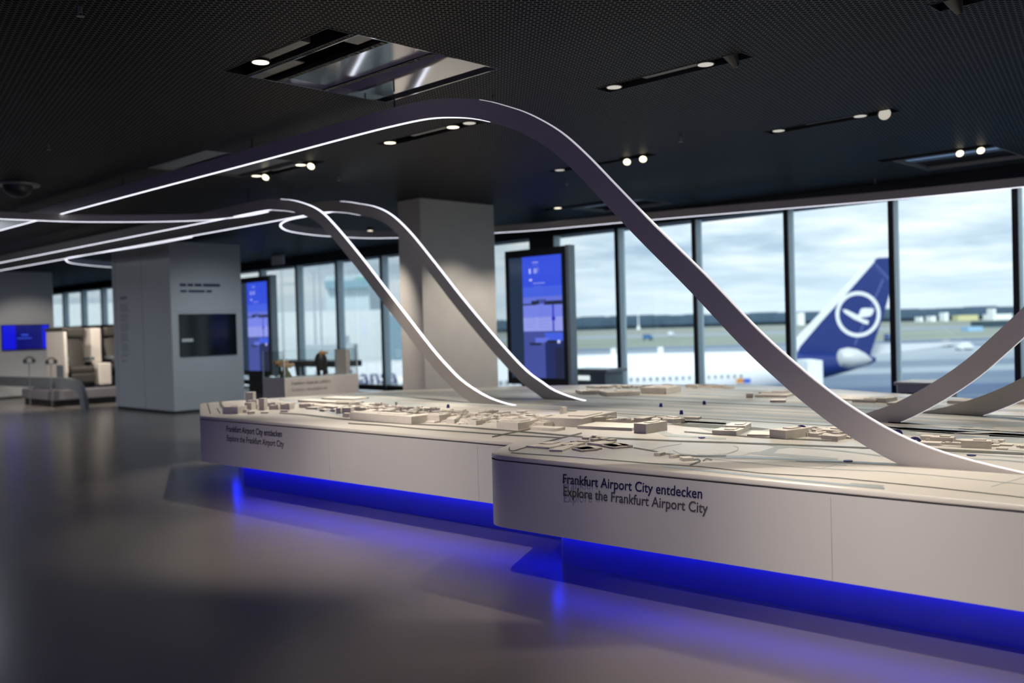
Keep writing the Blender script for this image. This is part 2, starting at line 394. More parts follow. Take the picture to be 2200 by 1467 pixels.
# mirror-like service openings
def service_panel(x0, y0, x1, y1, lab, k):
    x0, y0, x1, y1 = x0+.002, y0+.002, x1-.002, y1-.002
    t = thing('service_opening', lab, 'ceiling panel', ((x0+x1)/2, (y0+y1)/2, H), 'mirror-like service openings in the ceiling')
    z1 = H+.30
    b = MB(); e = .012
    for a in ((x0, y0, x0+e, y1), (x1-e, y0, x1, y1), (x0+e, y0, x1-e, y0+e), (x0+e, y1-e, x1-e, y1)): b.box(a[0], a[1], H-.003, a[2], a[3], z1)
    b.build('rim', M_MIRROR if k == 0 else M_GREYM, t)
    MB().box(x0, y0, z1, x1, y1, z1+.02).build('backing', M_BLACK, t)
    if k == 0:
        w = x1-x0
        for a, c2, nm in ((.235, .53, 0), (.575, .995, 0)):
            b = MB(); b.box(x0+w*a, y0+e, H+.02, x0+w*c2, y1-e, H+.03); b.build('mirror_sheet', M_MIRROR, t)
        for a in (.20, .535):
            b = MB(); b.box(x0+w*a, y0+e, H+.015, x0+w*(a+.035), y1-e, H+.05, 0)
            for q in range(22): b.box(x0+w*(a+.004), y0+.06+q*.055, H+.015, x0+w*(a+.026), y0+.085+q*.055, H+.02, 1)
            b.build('mounting_rail', [M_BLACK, M_GREYM], t)
        MB().box(x0+e, y1-.42, H+.05, x0+w*.16, y1-e, H+.06).build('mirror_sheet', M_GREYM, t)
        MB().box(x0+.04, y0+.08, H+.04, x0+w*.17, y0+.30, H+.10).build('sensor_box', M_GREYM, t)
    else:
        w = x1-x0
        for q in range(6 if k == 2 else 3):
            nn = 6 if k == 2 else 3
            MB().box(x0+w*(q+.06)/nn, y0+e, H+.02, x0+w*(q+.80)/nn, y1-e, H+.05).build('metal_slat', M_MIRROR if k != 1 else M_SLATE, t)
service_panel(*PANELS[0], 'large square opening with mirror sheets and black rails, the biggest in the ceiling', 0)
service_panel(*PANELS[1], 'dim grey square opening above the longest band at left', 1)
service_panel(*PANELS[2], 'slatted bright opening in the ceiling near the windows at right', 2)
service_panel(*PANELS[3], 'small bluish slatted opening behind the descending band, near the pillar', 2)

for i, (px, py, lab) in enumerate([(172, 14, 'small sprinkler head at the top left corner of the ceiling'), (104, 309, 'small sprinkler head above the round dome camera'), (728, 378, 'small sprinkler head left of the pillar top'),
    (1462, 293, 'small sprinkler head in the middle of the ceiling, above the two bright lamps'), (1217, 388, 'small sprinkler head between the big band and the pillar'), (1880, 384, 'small sprinkler head just above the window soffit'), (1059, 208, 'small reddish sprinkler head just above the crest of the big band')]):
    p = AT(px, py, z=H)
    t = thing('sprinkler_head', lab, 'sprinkler', (p.x, p.y, H), 'sprinkler heads under the ceiling')
    MB().cyl((p.x, p.y, H), (p.x, p.y, H-.035), .012, n=10).build('stem', M_GREYM, t)
    MB().cyl((p.x, p.y, H-.055), (p.x, p.y, H-.059), .022, n=12).cyl((p.x-.01, p.y, H-.035), (p.x-.01, p.y, H-.055), .003, n=6).cyl((p.x+.01, p.y, H-.035), (p.x+.01, p.y, H-.055), .003, n=6).build('deflector', M_GREYM, t)
p = AT(38, 396, z=H)
t = thing('dome_camera', 'round dark dome fixture with a flat collar at the far left of the ceiling', 'dome camera', (p.x, p.y, H))
MB().cyl((p.x, p.y, H), (p.x, p.y, H-.02), .26, .25, n=32).build('collar', M_GREYM, t, smooth=True)
b = MB(); rings = []
for j in range(7):
    a = pi/2*j/6.3; rings.append([(p.x+.17*cos(a)*cos(2*pi*i/28), p.y+.17*cos(a)*sin(2*pi*i/28), H-.02-.15*sin(a)) for i in range(28)])
b.loft(rings).build('dome', M_DARK, t, smooth=True)
for px, py, lab in [(795, 492, 'small round downlight glowing above the looped band end'), (843, 530, 'small round downlight glowing beside the pillar edge'), (1743, 446, 'small glowing downlight hanging at the soffit near the middle window'), (1815, 412, 'small glowing lamp on the black ceiling above the soffit')]:
    q = AT(px, py, z=H-.02)
    t = thing('round_downlight', lab, 'ceiling light', (q.x, q.y, H), 'small round downlights near the windows')
    MB().cyl((q.x, q.y, H), (q.x, q.y, H-.05), .055, n=16).build('ring', M_BLACK, t, smooth=True)
    MB().cyl((q.x, q.y, H-.05), (q.x, q.y, H-.056), .045, n=16).build('lens', M_LENS, t)

# ------------------------------------------------------------------ ribbons
def ribbon_yz(x, top, lab, drop_from=None, drop_to=None, h=.14, th=.042, led_low=True, low_to=None, lw=.005, dim=False):
    P_ = catmull([(0, a, b) for a, b in top]); n = len(P_)
    T = [(P_[min(i+1, n-1)]-P_[max(i-1, 0)]).normalized() for i in range(n)]
    X = Vector((1, 0, 0)); sg = 1 if T[0].y < 0 else -1
    Nn = [X.cross(t)*-sg for t in T]           # up-ish normal in the band's own plane
    Nn = [v if v.z > 0 else v*-1 for v in Nn]
    pt = [Vector((x, p.y, p.z)) for p in P_]
    mid = pt[n//2]
    t = thing('light_band', lab, 'light band', (x, pt[-1].y, .75), 'curving aluminium light bands')
    rings = [[p+X*(-th/2), p+X*(th/2), p+X*(th/2)-v*h, p+X*(-th/2)-v*h] for p, v in zip(pt, Nn)]
    MB().loft(rings).build('band', M_SILVER, t, smooth=True)
    def strip(lo, hi, off, nm):
        ins = lw
        rr = [[p+X*(-th/2+ins)+v*(off), p+X*(th/2-ins)+v*(off), p+X*(th/2-ins)+v*(off-.006), p+X*(-th/2+ins)+v*(off-.006)] for p, v in list(zip(pt, Nn))[lo:hi]]
        if len(rr) > 2: MB().loft(rr).build('light_strip', M_LEDTOP if dim and (nm == 'up' or lw > .015) else M_LED, t)
    iy = lambda y: min(range(n), key=lambda i: abs(pt[i].y-y))
    if led_low: strip(0, iy(low_to) if low_to is not None else n, -h+.002, 'low')
    if drop_from is not None: strip(iy(drop_from), iy(drop_to) if drop_to is not None else n-2, .004, 'up')
    return t
R1 = [(26, 3.33), (15, 3.33), (11.3, 3.33), (8.5, 3.325), (6.9, 3.325), (6.2, 3.32), (5.7, 3.30), (5.33, 3.245), (5.07, 3.18), (4.85, 3.10), (4.62, 3.0), (4.35, 2.84), (4.12, 2.65), (3.84, 2.38), (3.58, 2.13), (3.21, 1.79), (2.86, 1.45), (2.62, 1.245), (2.43, 1.10), (2.26, .99), (2.05, .88), (1.86, .81), (1.67, .765), (1.5, .735), (1.35, .715), (1.2, .705)]
R2 = [(25.9, 3.24), (14, 3.24), (12, 3.24), (11, 3.24), (10.7, 3.215), (10.25, 3.14), (9.79, 2.99), (9.46, 2.78), (8.97, 2.38), (8.49, 1.955), (8.21, 1.71), (7.71, 1.27), (7.45, 1.07), (7.25, .94), (6.95, .81), (6.7, .745), (6.48, .715), (6.3, .705)]
R3 = [(25.9, 3.24), (14, 3.24), (12, 3.24), (10.8, 3.24), (10.27, 3.19), (9.95, 3.13), (9.58, 3.045), (9.26, 2.91), (8.92, 2.67), (8.51, 2.3), (8.01, 1.83), (7.52, 1.40), (7.07, 1.04), (6.8, .89), (6.63, .81), (6.4, .75), (6.22, .72), (6.05, .705)]
R4 = [(3.35, .70), (3.11, .765), (2.85, .865), (2.58, 1.02), (2.37, 1.17), (2.2, 1.325), (1.99, 1.53), (1.5, 2.02), (1.0, 2.5), (.6, 2.83), (.2, 3.08), (-.3, 3.21), (-1, 3.24), (-4, 3.24)]
R5 = [(3.15, .705), (3.01, .72), (2.76, .78), (2.47, .885), (2.21, 1.02), (1.9, 1.25), (1.5, 1.62), (1.0, 2.12), (.5, 2.6), (.1, 2.95), (-.4, 3.17), (-1, 3.24), (-4, 3.24)]
ribbon_yz(4.96, R1, 'longest silver light band, rising over its high crest and down to the table front', 5.1, low_to=4.95, lw=.009, dim=True)
ribbon_yz(6.65, R2, 'silver light band dropping onto the model table, its foot leftmost on the table', 10.6, low_to=10.2)
ribbon_yz(7.38, R3, 'silver light band dropping onto the model table in front of the white pillar', 10.3, low_to=9.8)
ribbon_yz(6.91, R4, 'silver light band rising to the right, standing nearer of the two at the right', h=.14, lw=.018, dim=True)
ribbon_yz(7.64, R5, 'silver light band rising to the right, lower and behind the other at right edge', h=.14, lw=.018, dim=True)

def ribbon_xy(pts, z0, z1, lab, th=.034):
    P_ = catmull([(a, b, 0) for a, b in pts], .12); n = len(P_)
    t = thing('light_band', lab, 'light band', (pts[0][0], pts[0][1], z0), 'curving aluminium light bands')
    T = [(P_[min(i+1, n-1)]-P_[max(i-1, 0)]).normalized() for i in range(n)]
    S = [Vector((-t_.y, t_.x, 0)) for t_ in T]
    MB().loft([[p+s*th/2+Vector((0, 0, z1)), p-s*th/2+Vector((0, 0, z1)), p-s*th/2+Vector((0, 0, z0)), p+s*th/2+Vector((0, 0, z0))] for p, s in zip(P_, S)]).build('band', M_SILVER, t, smooth=True)
    q = th/2-.004
    MB().loft([[p+s*q+Vector((0, 0, z0+.002)), p-s*q+Vector((0, 0, z0+.002)), p-s*q+Vector((0, 0, z0-.005)), p+s*q+Vector((0, 0, z0-.005))] for p, s in zip(P_, S)]).build('light_strip', M_LED, t)
    return t
ribbon_xy([(6.70, 11.0), (6.70, 11.5), (6.58, 12.05), (6.39, 12.4), (6.0, 12.8), (5.48, 13.15), (5.08, 13.35), (4.63, 13.44), (4.24, 13.5), (3, 13.6), (.5, 13.6)], 3.09, 3.185, 'curved light band under the ceiling sweeping to the left edge, crossing the longest band')
ribbon_xy([(7.455, 10.35), (7.46, 11.08), (7.47, 11.72), (7.75, 12.39), (8.28, 13.01), (8.92, 13.33), (9.44, 13.4), (10.2, 13.3), (10.9, 12.55), (11.44, 11.52), (11.78, 10.7), (12.07, 9.2), (12.4, 7.9), (12.72, 6.73), (13.08, 5.33), (13.28, 3.81), (13.38, 2), (13.4, -3)], 3.10, 3.22, 'light band looping round behind the pillar and running along the window soffit')
ribbon_xy([(7.46, 14.6), (7.48, 16.39), (7.38, 18.4), (7.34, 19.43), (7.49, 20.04), (8.01, 20.98), (9.16, 21.79), (11, 22.4)], 3.10, 3.22, 'light band turning back in a hook above the white cabinet block')

for i, (x, y, zt, lab) in enumerate([(4.96, 6.15, 3.32, 'thin black rod holding the longest band near its crest'), (4.96, 8.4, 3.325, 'thin black rod holding the longest band beside the dim opening'), (4.96, 11.4, 3.33, 'thin black rod holding the longest band far at left'), (6.65, 11.4, 3.24, 'thin black rod holding the band with the leftmost table foot'), (7.38, 11.5, 3.24, 'thin black rod holding the band in front of the pillar')]):
    tag(MB().cyl((x, y, zt-.002), (x, y, H+.002), .006, n=8).build('suspension_rod', M_BLACK, loc=(x, y, zt)), lab, 'rod', 'suspension rods of the bands')

# ------------------------------------------------------------------ model table
TZ = .72; SB = .28
J = AT(1104, 949, z=TZ)
outline = [(4.38, 8.53), (J.x, J.y), (4.03, 4.20), (4.06, 3.29), (4.18, 1.22), (4.30, -.9), (8.0, -.9), (8.70, 1.6), (9.15, 3.06), (9.85, 4.87), (10.08, 5.99), (9.50, 7.64), (8.72, 8.62), (7.6, 9.57), (6.08, 9.95), (5.2, 10.12)]
rad = [.07, .03, .22, 0, 0, .1, .4, 1, 1, 1, 1, 1, 1, 1, .3, .15]
T_ = thing('airport_model_table', 'long white exhibition table with a cream airport model and blue-lit plinth', 'exhibition table', (6.5, 4.6, 0))
O0 = fillet(outline, rad)
b = MB(); b.prism(O0, SB, TZ-.036, 0, cap=False, bottom=False)
Oin = fillet(inset(outline, .36), [max(.05, r*.6) for r in rad])
b.prism(O0, SB-.0001, SB, 0)
b.build('skirt', M_WHITE, T_, smooth=True)
MB().prism(fillet(inset(outline, .012), rad), TZ-.05, TZ-.03, 0).build('shadow_gap', M_GAP, T_)
b = MB()  # rounded slab
prof = [(.006, TZ-.032), (0, TZ-.026), (0, TZ-.012), (.004, TZ-.004), (.012, TZ)]
rings = [[(q[0], q[1], z) for q in fillet(inset(outline, d), rad)] for d, z in prof]
b.loft(rings); b.build('tabletop', M_TOP, T_, smooth=True)
pl = inset(outline, .39)
MB().prism(fillet(pl, [.06]*len(pl)), 0, SB, 0).build('plinth', M_PLINTH, T_, smooth=True)
a1, a2 = fillet(inset(outline, .30), [.05]*len(outline)), fillet(inset(outline, .332), [.05]*len(outline))
b = MB(); n = len(a1)
v = [(p[0], p[1], SB-.003) for p in a2]+[(p[0], p[1], SB-.022) for p in a2]
b.add(v, [(i, (i+1) % n, n+(i+1) % n, n+i) for i in range(n)])
b.build('blue_light_strip', M_BLUELED, T_)
a3 = fillet(inset(outline, .328), [.05]*len(outline)); b = MB(); b.add([(p[0], p[1], z) for z in (SB, SB-.03) for p in a3], [(i, (i+1) % n, n+(i+1) % n, n+i) for i in range(n)]); b.build('light_lip', M_BLACK, T_)  # added unseen lip, keeps the blue strip from shining outward
# skirt seams
b = MB()
def lerp(a, c, t): return (a[0]+(c[0]-a[0])*t, a[1]+(c[1]-a[1])*t)
for px, py, seg in ((707, 960, 0), (1028, 1000, 0), (1787, 1120, 3)):
    p0, p1 = outline[seg], outline[seg+1]
    best = min(range(400), key=lambda k: abs(px-(lambda q: 1100+FPX*(CM[0] @ (np.array([*q, .5])-[0, 0, EYE]))/(CM[2] @ (np.array([*q, .5])-[0, 0, EYE])))(lerp(p0, p1, k/400))))
    q = lerp(p0, p1, best/400); b.box(q[0]-.0012, q[1]-.0015, SB+.002, q[0]+.01, q[1]+.0015, TZ-.05)
b.build('panel_joint', mat('joint_grey', (.5, .49, .48), .6), T_)
# lettering on the skirt
def on_front(px, py, seg):
    """point of the skirt face 'seg' under a picture point"""
    p0, p1 = Vector((*outline[seg], 0)), Vector((*outline[seg+1], 0)); n3 = Vector((p1.y-p0.y, p0.x-p1.x, 0)).normalized()
    d = Vector((CM.T @ np.array([(px-1100)/FPX, -(py-733.5)/FPX, 1.])).tolist()); o = Vector((0, 0, EYE))
    k = (p0-o).dot(n3)/d.dot(n3); return o+d*k
for seg, tl, tr, l2l, l2r in ((3, (1208, 1027), (1506, 1054), (1209, 1054), (1518, 1089)), (0, (486, 920), (605, 932), (487, 940), (609, 951))):
    p0, p1 = Vector((*outline[seg], 0)), Vector((*outline[seg+1], 0)); xd = (p1-p0).normalized(); nn = Vector((-xd.y, xd.x, 0))
    nn = nn if nn.x < 0 else -nn
    for body, a, c2, m in (('Frankfurt Airport City entdecken', tl, tr, M_TEXTB), ('Explore the Frankfurt Airport City', l2l, l2r, M_TEXTG)):
        A, C = on_front(*a, seg), on_front(*c2, seg); wdt = (C-A).length
        cu = bpy.data.curves.new('m', 'FONT'); cu.body = body; tt = bpy.data.objects.new('m', cu); COL.objects.link(tt); bpy.context.view_layer.update(); w1 = tt.dimensions.x; bpy.data.objects.remove(tt)
        size = .0770 if seg == 3 else .0770
        text_part('lettering', body, m, T_, A+nn*.002-Vector((0, 0, size*.36)), xd, (0, 0, 1), size, squeeze=wdt/(w1*size), shear=.08, ext=.0, bold=.014)

# printed map on the table
MAPL = [('g', M_MAPG, .0010), ('p', M_MAPL, .0016), ('d', M_MAPD, .0022), ('b', M_MAPB, .0013)]
maps = {k: MB() for k, *_ in MAPL}; zof = {k: z for k, m, z in MAPL}
def mpoly(k, pts): maps[k].add([AT(x, y, z=TZ+zof[k]) for x, y in pts], [tuple(range(len(pts)))])
def mline(k, pts, w):
    """a printed line; w is its drawn width in the photograph's own pixels, laid out on the table top"""
    z = TZ+zof[k]+random.random()*.0003
    for (x0, y0), (x1, y1) in zip(pts, pts[1:]):
        L_ = math.hypot(x1-x0, y1-y0); nx, ny = -(y1-y0)/L_*w/2, (x1-x0)/L_*w/2
        maps[k].add([AT(x0-nx, y0-ny, z=z), AT(x1-nx, y1-ny, z=z), AT(x1+nx, y1+ny, z=z), AT(x0+nx, y0+ny, z=z)], [(0, 1, 2, 3)])
def mstrip(k, x, y0, y1, w, tap=.3):   # strip parallel to the runways, pointed or rounded ends
    z = TZ+zof[k]+random.random()*.0003
    pts = [(x-w/2, y0+w), (x-w*.2, y0+w*.1), (x+w*.25, y0), (x+w/2, y0+w*.8), (x+w/2, y1-w), (x+w*.2, y1-w*.2), (x-w*.2, y1), (x-w/2, y1-w*.9)]
    maps[k].add([(a, c2, z) for a, c2 in pts], [tuple(range(8))])
# apron and runway field
mpoly('g', [(615, 859), (760, 847), (860, 842), (1050, 838), (1240, 832), (1420, 832), (1600, 836), (1700, 842), (1790, 852), (1890, 868), (2060, 885), (2200, 898), (2200, 952), (2080, 944), (1950, 934), (1830, 926), (1700, 930), (1560, 935), (1450, 905), (1330, 893), (1250, 884), (1130, 878), (1000, 874), (880, 876), (800, 874), (700, 866)])
rnd = random.Random(3)
for k in range(60):
    x = 6.2+3.5*rnd.random(); L_ = .5+2.2*rnd.random(); y0 = 1.6+7.2*rnd.random()
    if y0+L_ > 9.2-(x-6.2)*.35 or x > 9.4: continue
    mstrip(rnd.choice('pppppb'), x, y0, y0+L_, .03+.09*rnd.random())
for x, y0, y1, w, k in [(7.0, 2.2, 8.6, .05, 'p'), (6.75, .5, 7.9, .10, 'p'), (6.45, .2, 7.0, .035, 'd'), (8.3, 1.0, 7.5, .12, 'p'), (8.05, 2.5, 7.8, .03, 'd'), (7.35, 1.5, 5.5, .16, 'p'), (7.7, 2.0, 6.5, .05, 'd'), (8.7, 2.6, 6.8, .10, 'p'), (6.05, 1.0, 3.2, .12, 'p'), (5.8, 0.2, 2.4, .05, 'p'), (6.0, 3.4, 4.2, .2, 'd')]:
    mstrip(k, x, y0, y1, w)
# front taxiway, roads and outlines
mpoly('g', [(1569, 949), (1636, 953), (1664, 960), (1633, 970), (1602, 973), (1636, 977), (1700, 982), (1800, 989), (1800, 984), (1700, 976), (1662, 973), (1673, 964), (1698, 961), (1760, 965), (1830, 972), (1900, 981), (1900, 978), (1800, 966), (1700, 957), (1640, 951)])
mpoly('g', [(1400, 905), (1470, 903), (1560, 908), (1560, 912), (1480, 908), (1430, 914), (1424, 925), (1450, 933), (1560, 940), (1560, 944), (1430, 937), (1405, 926)])
mpoly('b', [(1500, 975), (1650, 981), (1800, 989), (1900, 994), (1960, 1000), (1900, 998), (1800, 992), (1650, 986), (1500, 981)])
mpoly('g', [(1910, 905), (2000, 912), (2200, 925), (2200, 940), (2100, 936), (1960, 926), (1900, 917)])
mpoly('p', [(1900, 909), (1990, 912), (2065, 916), (2060, 921), (1980, 918), (1905, 914)])
mpoly('p', [(2090, 917), (2108, 917), (2110, 921), (2092, 922)]); mpoly('p', [(2130, 917), (2200, 917), (2200, 928), (2150, 926)])
mline('p', [(1968, 930), (2060, 934), (2125, 937)], 3.5); mline('p', [(2050, 930), (2100, 929), (2150, 928)], 2.6)
mline('b', [(600, 858), (625, 862), (655, 870), (690, 882), (740, 893), (790, 900)], 4.5)
mline('d', [(600, 887), (650, 890), (720, 898), (780, 904), (893, 911), (960, 914), (1120, 927), (1251, 938), (1276, 939), (1460, 947), (1564, 950), (1636, 953), (1800, 959), (1873, 962), (2009, 967), (2200, 975)], 2.9)
mline('d', [(748, 909), (819, 913), (904, 921), (1020, 929), (1091, 934), (1207, 940)], 2.3)
mline('d', [(1057, 938), (1095, 930), (1145, 920)], 2.6); mline('d', [(1169, 950), (1215, 938), (1250, 930)], 2.6)
mline('d', [(445, 866), (452, 889)], 2.6); mline('d', [(473, 862), (475, 872), (484, 878)], 5.9)
mline('d', [(466, 877), (473, 888)], 2.6)
mline('d', [(1095, 960), (1093, 965), (1098, 968), (1104, 968), (1131, 960), (1169, 950)], 1.7)
mline('d', [(1098, 972), (1230, 981), (1400, 995), (1509, 1002), (1636, 1016), (1800, 1026), (2000, 1046), (2200, 1068)], 1.4)
mline('d', [(1361, 961), (1397, 967), (1430, 974), (1480, 979), (1560, 979)], 2.3); mline('g', [(1397, 967), (1420, 960), (1465, 953)], 1.5)
mline('d', [(1480, 988), (1500, 986), (1505, 990), (1482, 999)], 2.9); mline('d', [(1510, 990), (1518, 985), (1530, 988)], 2.9)
mline('g', [(1445, 967), (1460, 974), (1500, 978), (1560, 975), (1585, 967), (1586, 961), (1575, 957)], 1.8)
mline('g', [(1520, 985), (1600, 993), (1700, 1002), (1800, 1008), (1900, 1012), (2000, 1020), (2200, 1040)], 1.2)
mline('g', [(1710, 990), (1790, 996), (1820, 999)], 2.0); mline('g', [(1760, 1007), (1800, 997)], 1.2)
mline('g', [(2130, 1045), (2200, 1025)], 1.2); mline('g', [(1610, 975), (1560, 985)], 1.1)
mline('d', [(1470, 927), (1560, 934), (1650, 940), (1800, 947)], 2.6)
mline('d', [(1990, 962), (2050, 966), (2200, 973)], 2.3); mline('g', [(2070, 985), (2140, 987), (2200, 992)], 2.6)
mline('g', [(1920, 965), (2010, 970), (2200, 983)], 2.0)
mpoly('b', [(1420, 999), (1560, 1013), (1700, 1028), (1900, 1047), (1900, 1051), (1700, 1032), (1560, 1017), (1420, 1002)])
mpoly('g', [(1830, 1037), (1900, 1042), (1895, 1047), (1822, 1041)])
allm = MB()
for i, (k, m, z) in enumerate(MAPL): allm.add(maps[k].v, maps[k].f, i)
allm.build('map_print', [m for k, m, z in MAPL], T_)

# model buildings: (left px, right px) of the near bottom edge, depth m, height m
BL = []
def bld(xl, yl, xr, yr, dep, h, rot=0.): BL.append((xl, yl, xr, yr, dep, h*1.25, rot))
for a in [(478, 889, 511, 889, .16, .055), (528, 866, 544, 866, .06, .10), (556, 881, 568, 881, .06, .095), (526, 881, 540, 881, .08, .06), (543, 879, 554, 879, .08, .04), (515, 887, 530, 887, .05, .025),
    (578, 880, 598, 880, .10, .035), (602, 880, 622, 880, .10, .045), (530, 873, 552, 873, .10, .05), (570, 873, 592, 873, .1, .03), (600, 872, 622, 872, .12, .025), (534, 890, 548, 889, .04, .02), (560, 888, 575, 888, .04, .012), (602, 885, 618, 885, .04, .014),
    (752, 901, 884, 912, .17, .052), (895, 906, 944, 908, .14, .050), (722, 889, 732, 889, .06, .045), (735, 889, 754, 889, .07, .045), (736, 896, 750, 897, .05, .03), (772, 884, 786, 885, .05, .03), (790, 882, 812, 883, .12, .025),
    (828, 881, 852, 882, .10, .03), (849, 877, 853, 877, .02, .05), (818, 877, 821, 877, .015, .045), (640, 864, 690, 867, .15, .02), (690, 868, 750, 871, .2, .022), (660, 873, 720, 879, .12, .018), (760, 873, 800, 876, .2, .02), (690, 858, 760, 860, .25, .015),
    (1067, 922, 1113, 924, .30, .042), (1140, 917, 1168, 919, .20, .03), (1168, 915, 1250, 918, .62, .052), (1255, 914, 1300, 911, .42, .046), (1010, 909, 1035, 910, .22, .024), (1120, 906, 1140, 906, .3, .03), (1140, 924, 1195, 927, .12, .018),
    (1240, 921, 1358, 926, .30, .018), (1362, 930, 1388, 932, .25, .055), (1328, 909, 1352, 910, .16, .018), (1362, 908, 1382, 909, .2, .030), (1372, 907, 1390, 907, .2, .022), (1398, 909, 1418, 909, .2, .022), (1422, 909, 1440, 909, .2, .024), (1446, 910, 1472, 908, .22, .028), (1465, 901, 1500, 902, .08, .016),
    (1530, 934, 1582, 936, .18, .026), (1558, 928, 1600, 929, .22, .036), (1605, 937, 1655, 938, .2, .010), (1688, 944, 1738, 937, .13, .045), (1764, 943, 1800, 946, .10, .020), (1722, 937, 1757, 938, .2, .016), (1757, 931, 1800, 934, .25, .022),
    (1110, 896, 1127, 896, .1, .04), (1202, 889, 1210, 890, .04, .05), (1124, 894, 1132, 897, .04, .03), (1305, 852, 1375, 849, .3, .035), (1376, 846, 1432, 847, .4, .055), (1250, 848, 1300, 846, .3, .03), (1603, 855, 1617, 855, .1, .035), (1622, 853, 1690, 854, .5, .018), (1655, 865, 1688, 865, .18, .018), (1630, 848, 1680, 850, .3, .022),
    (2065, 962, 2130, 964, .10, .034), (1998, 952, 2048, 954, .10, .030), (2050, 954, 2070, 956, .08, .022), (1975, 956, 2020, 958, .08, .014), (1978, 945, 1998, 946, .1, .02), (2140, 966, 2165, 967, .05, .008),
    (1830, 864, 1880, 866, .2, .022), (1882, 865, 1905, 866, .2, .034), (1905, 870, 1935, 871, .3, .016), (2035, 866, 2085, 868, .3, .018), (1780, 858, 1830, 861, .3, .012), (2160, 866, 2200, 869, .2, .02)]: bld(*a)
# settlement of low flat tiles near the table nose
for a in [(1130, 961, 1150, 963), (1153, 963, 1180, 965), (1180, 970, 1208, 971), (1202, 964, 1222, 965), (1232, 966, 1252, 970), (1250, 971, 1285, 968), (1152, 957, 1180, 959), (1182, 958, 1200, 959), (1205, 958, 1228, 960), (1262, 955, 1290, 958), (1290, 959, 1318, 965), (1318, 964, 1340, 962), (1340, 962, 1360, 961)]: bld(*a, .14, .010)
for a in [(1250, 945, 1266, 945), (1268, 948, 1276, 949), (1240, 952, 1256, 953), (1284, 947, 1296, 948), (1302, 949, 1312, 950), (1272, 941, 1280, 941), (1225, 953, 1236, 953), (1405, 979, 1418, 980), (1437, 984, 1445, 985), (1460, 987, 1468, 991)]: bld(*a, .06, .014)
# dense town blocks: small and many
rt = random.Random(11)
for k in range(260):
    px = rt.uniform(640, 1330)
    lo = 866+(px-640)*.055; hi = 884+(px-640)*.042
    py = rt.uniform(lo, hi)
    if rt.random() < .35: px = rt.uniform(900, 1140); py = 898+(px-900)*.055+rt.uniform(-10, 10)
    w = rt.uniform(6, 26); bld(px, py, px+w, py+w*.05, rt.uniform(.04, .14), rt.choice([.008, .012, .016, .022, .03]), rt.uniform(-.2, .2))
for k in range(40):
    px = rt.uniform(1250, 1560); py = 829+rt.uniform(0, 5)+(abs(px-1450)*.01); w = rt.uniform(10, 26); bld(px, py, px+w, py+.5, .08, rt.uniform(.008, .026))
for k in range(60):
    px = rt.uniform(1690, 1880); py = 928+(px-1690)*.07+rt.uniform(-6, 8); w = rt.uniform(8, 30); bld(px, py, px+w, py+w*.05, rt.uniform(.04, .12), rt.choice([.01, .014, .02]))
for k in range(24):
    px = rt.uniform(1960, 2200); py = 944+(px-1960)*.06+rt.uniform(-5, 8); w = rt.uniform(8, 26); bld(px, py, px+w, py+w*.05, rt.uniform(.04, .1), rt.choice([.008, .012]))
def bshape(bb, a, small=False):
    xl, yl, xr, yr, dep, h, rot = a
    A, B = AT(xl, yl, z=TZ), AT(xr, yr, z=TZ); x = (B-A); L_ = x.length; x.normalize()
    if rot: x.rotate(Matrix.Rotation(rot, 3, 'Z'))
    y = Vector((-x.y, x.x, 0)); C = A+x*L_/2+y*dep/2
    if not (4.1 < C.x < 9.7 and C.y < 9.75): return False
    bb.obox((C.x, C.y, TZ+h/2), x*L_/2, y*dep/2, (0, 0, h/2))
    if not small and h > .025 and L_ > .1:
        bb.obox((C.x+x.x*L_*.12, C.y+x.y*L_*.12, TZ+h+.003), x*L_*.22, y*dep*.25, (0, 0, .004))
    return True
key = lambda a: -(abs(a[2]-a[0])*(a[5]/((AT(a[0], a[1], z=TZ)).length)+.002))
BL.sort(key=key)
for a in BL[:100]:
    bb = MB()
    if bshape(bb, a): bb.build('model_building', M_BLD, T_)
bb = MB()
for a in BL[100:]: bshape(bb, a, True)
o = bb.build('model_building_rows', M_BLD, T_); o['kind'] = 'stuff'
# blue location markers
M_MK = mat('marker_blue', (.01, .012, .16), .3)
for px, py, k in [(963, 876, 0), (1420, 874, 0), (1513, 869, 0), (1464, 890, 0), (1722, 924, 1), (1927, 934, 1), (1966, 951, 1), (1822, 991, 2), (2087, 979, 2), (1508, 941, 2)]:
    q = AT(px, py, z=TZ); bb = MB()
    if k == 0: bb.cyl(q, q+Vector((0, 0, .035)), .017, .012, n=14)
    elif k == 1:
        rx = Vector((.7, -.7, 0)); ring = []
        for i in range(13):
            a = pi*i/12; c2 = q+rx*(.026*cos(a))+Vector((0, 0, .026*sin(a)+.002)); ring.append([c2+rx*.009*cos(a)*s1+Vector((0, 0, .009*sin(a)*s1))+Vector((.7, .7, 0))*.012*s2 for s1, s2 in ((-1, -1), (1, -1), (1, 1), (-1, 1))])
        bb.loft(ring)
    else: bb.cyl(q, q+Vector((0, 0, .006)), .024, n=18)
    bb.build('location_marker', M_MK, T_, smooth=True, label='small navy blue marker')

# ------------------------------------------------------------------ pillar
t = struct(thing('pillar', None, None, (9.8, 10.95, 0)))
t['label'] = 'white pillar behind the model table'
MB().box(9.05, 10.70, 0, 10.57, 11.22, H).build('pillar_body', M_COL, t, bevel=.006)
MB().box(9.045, 10.695, 0, 10.575, 11.225, .08).build('pillar_base', M_DARK, t)

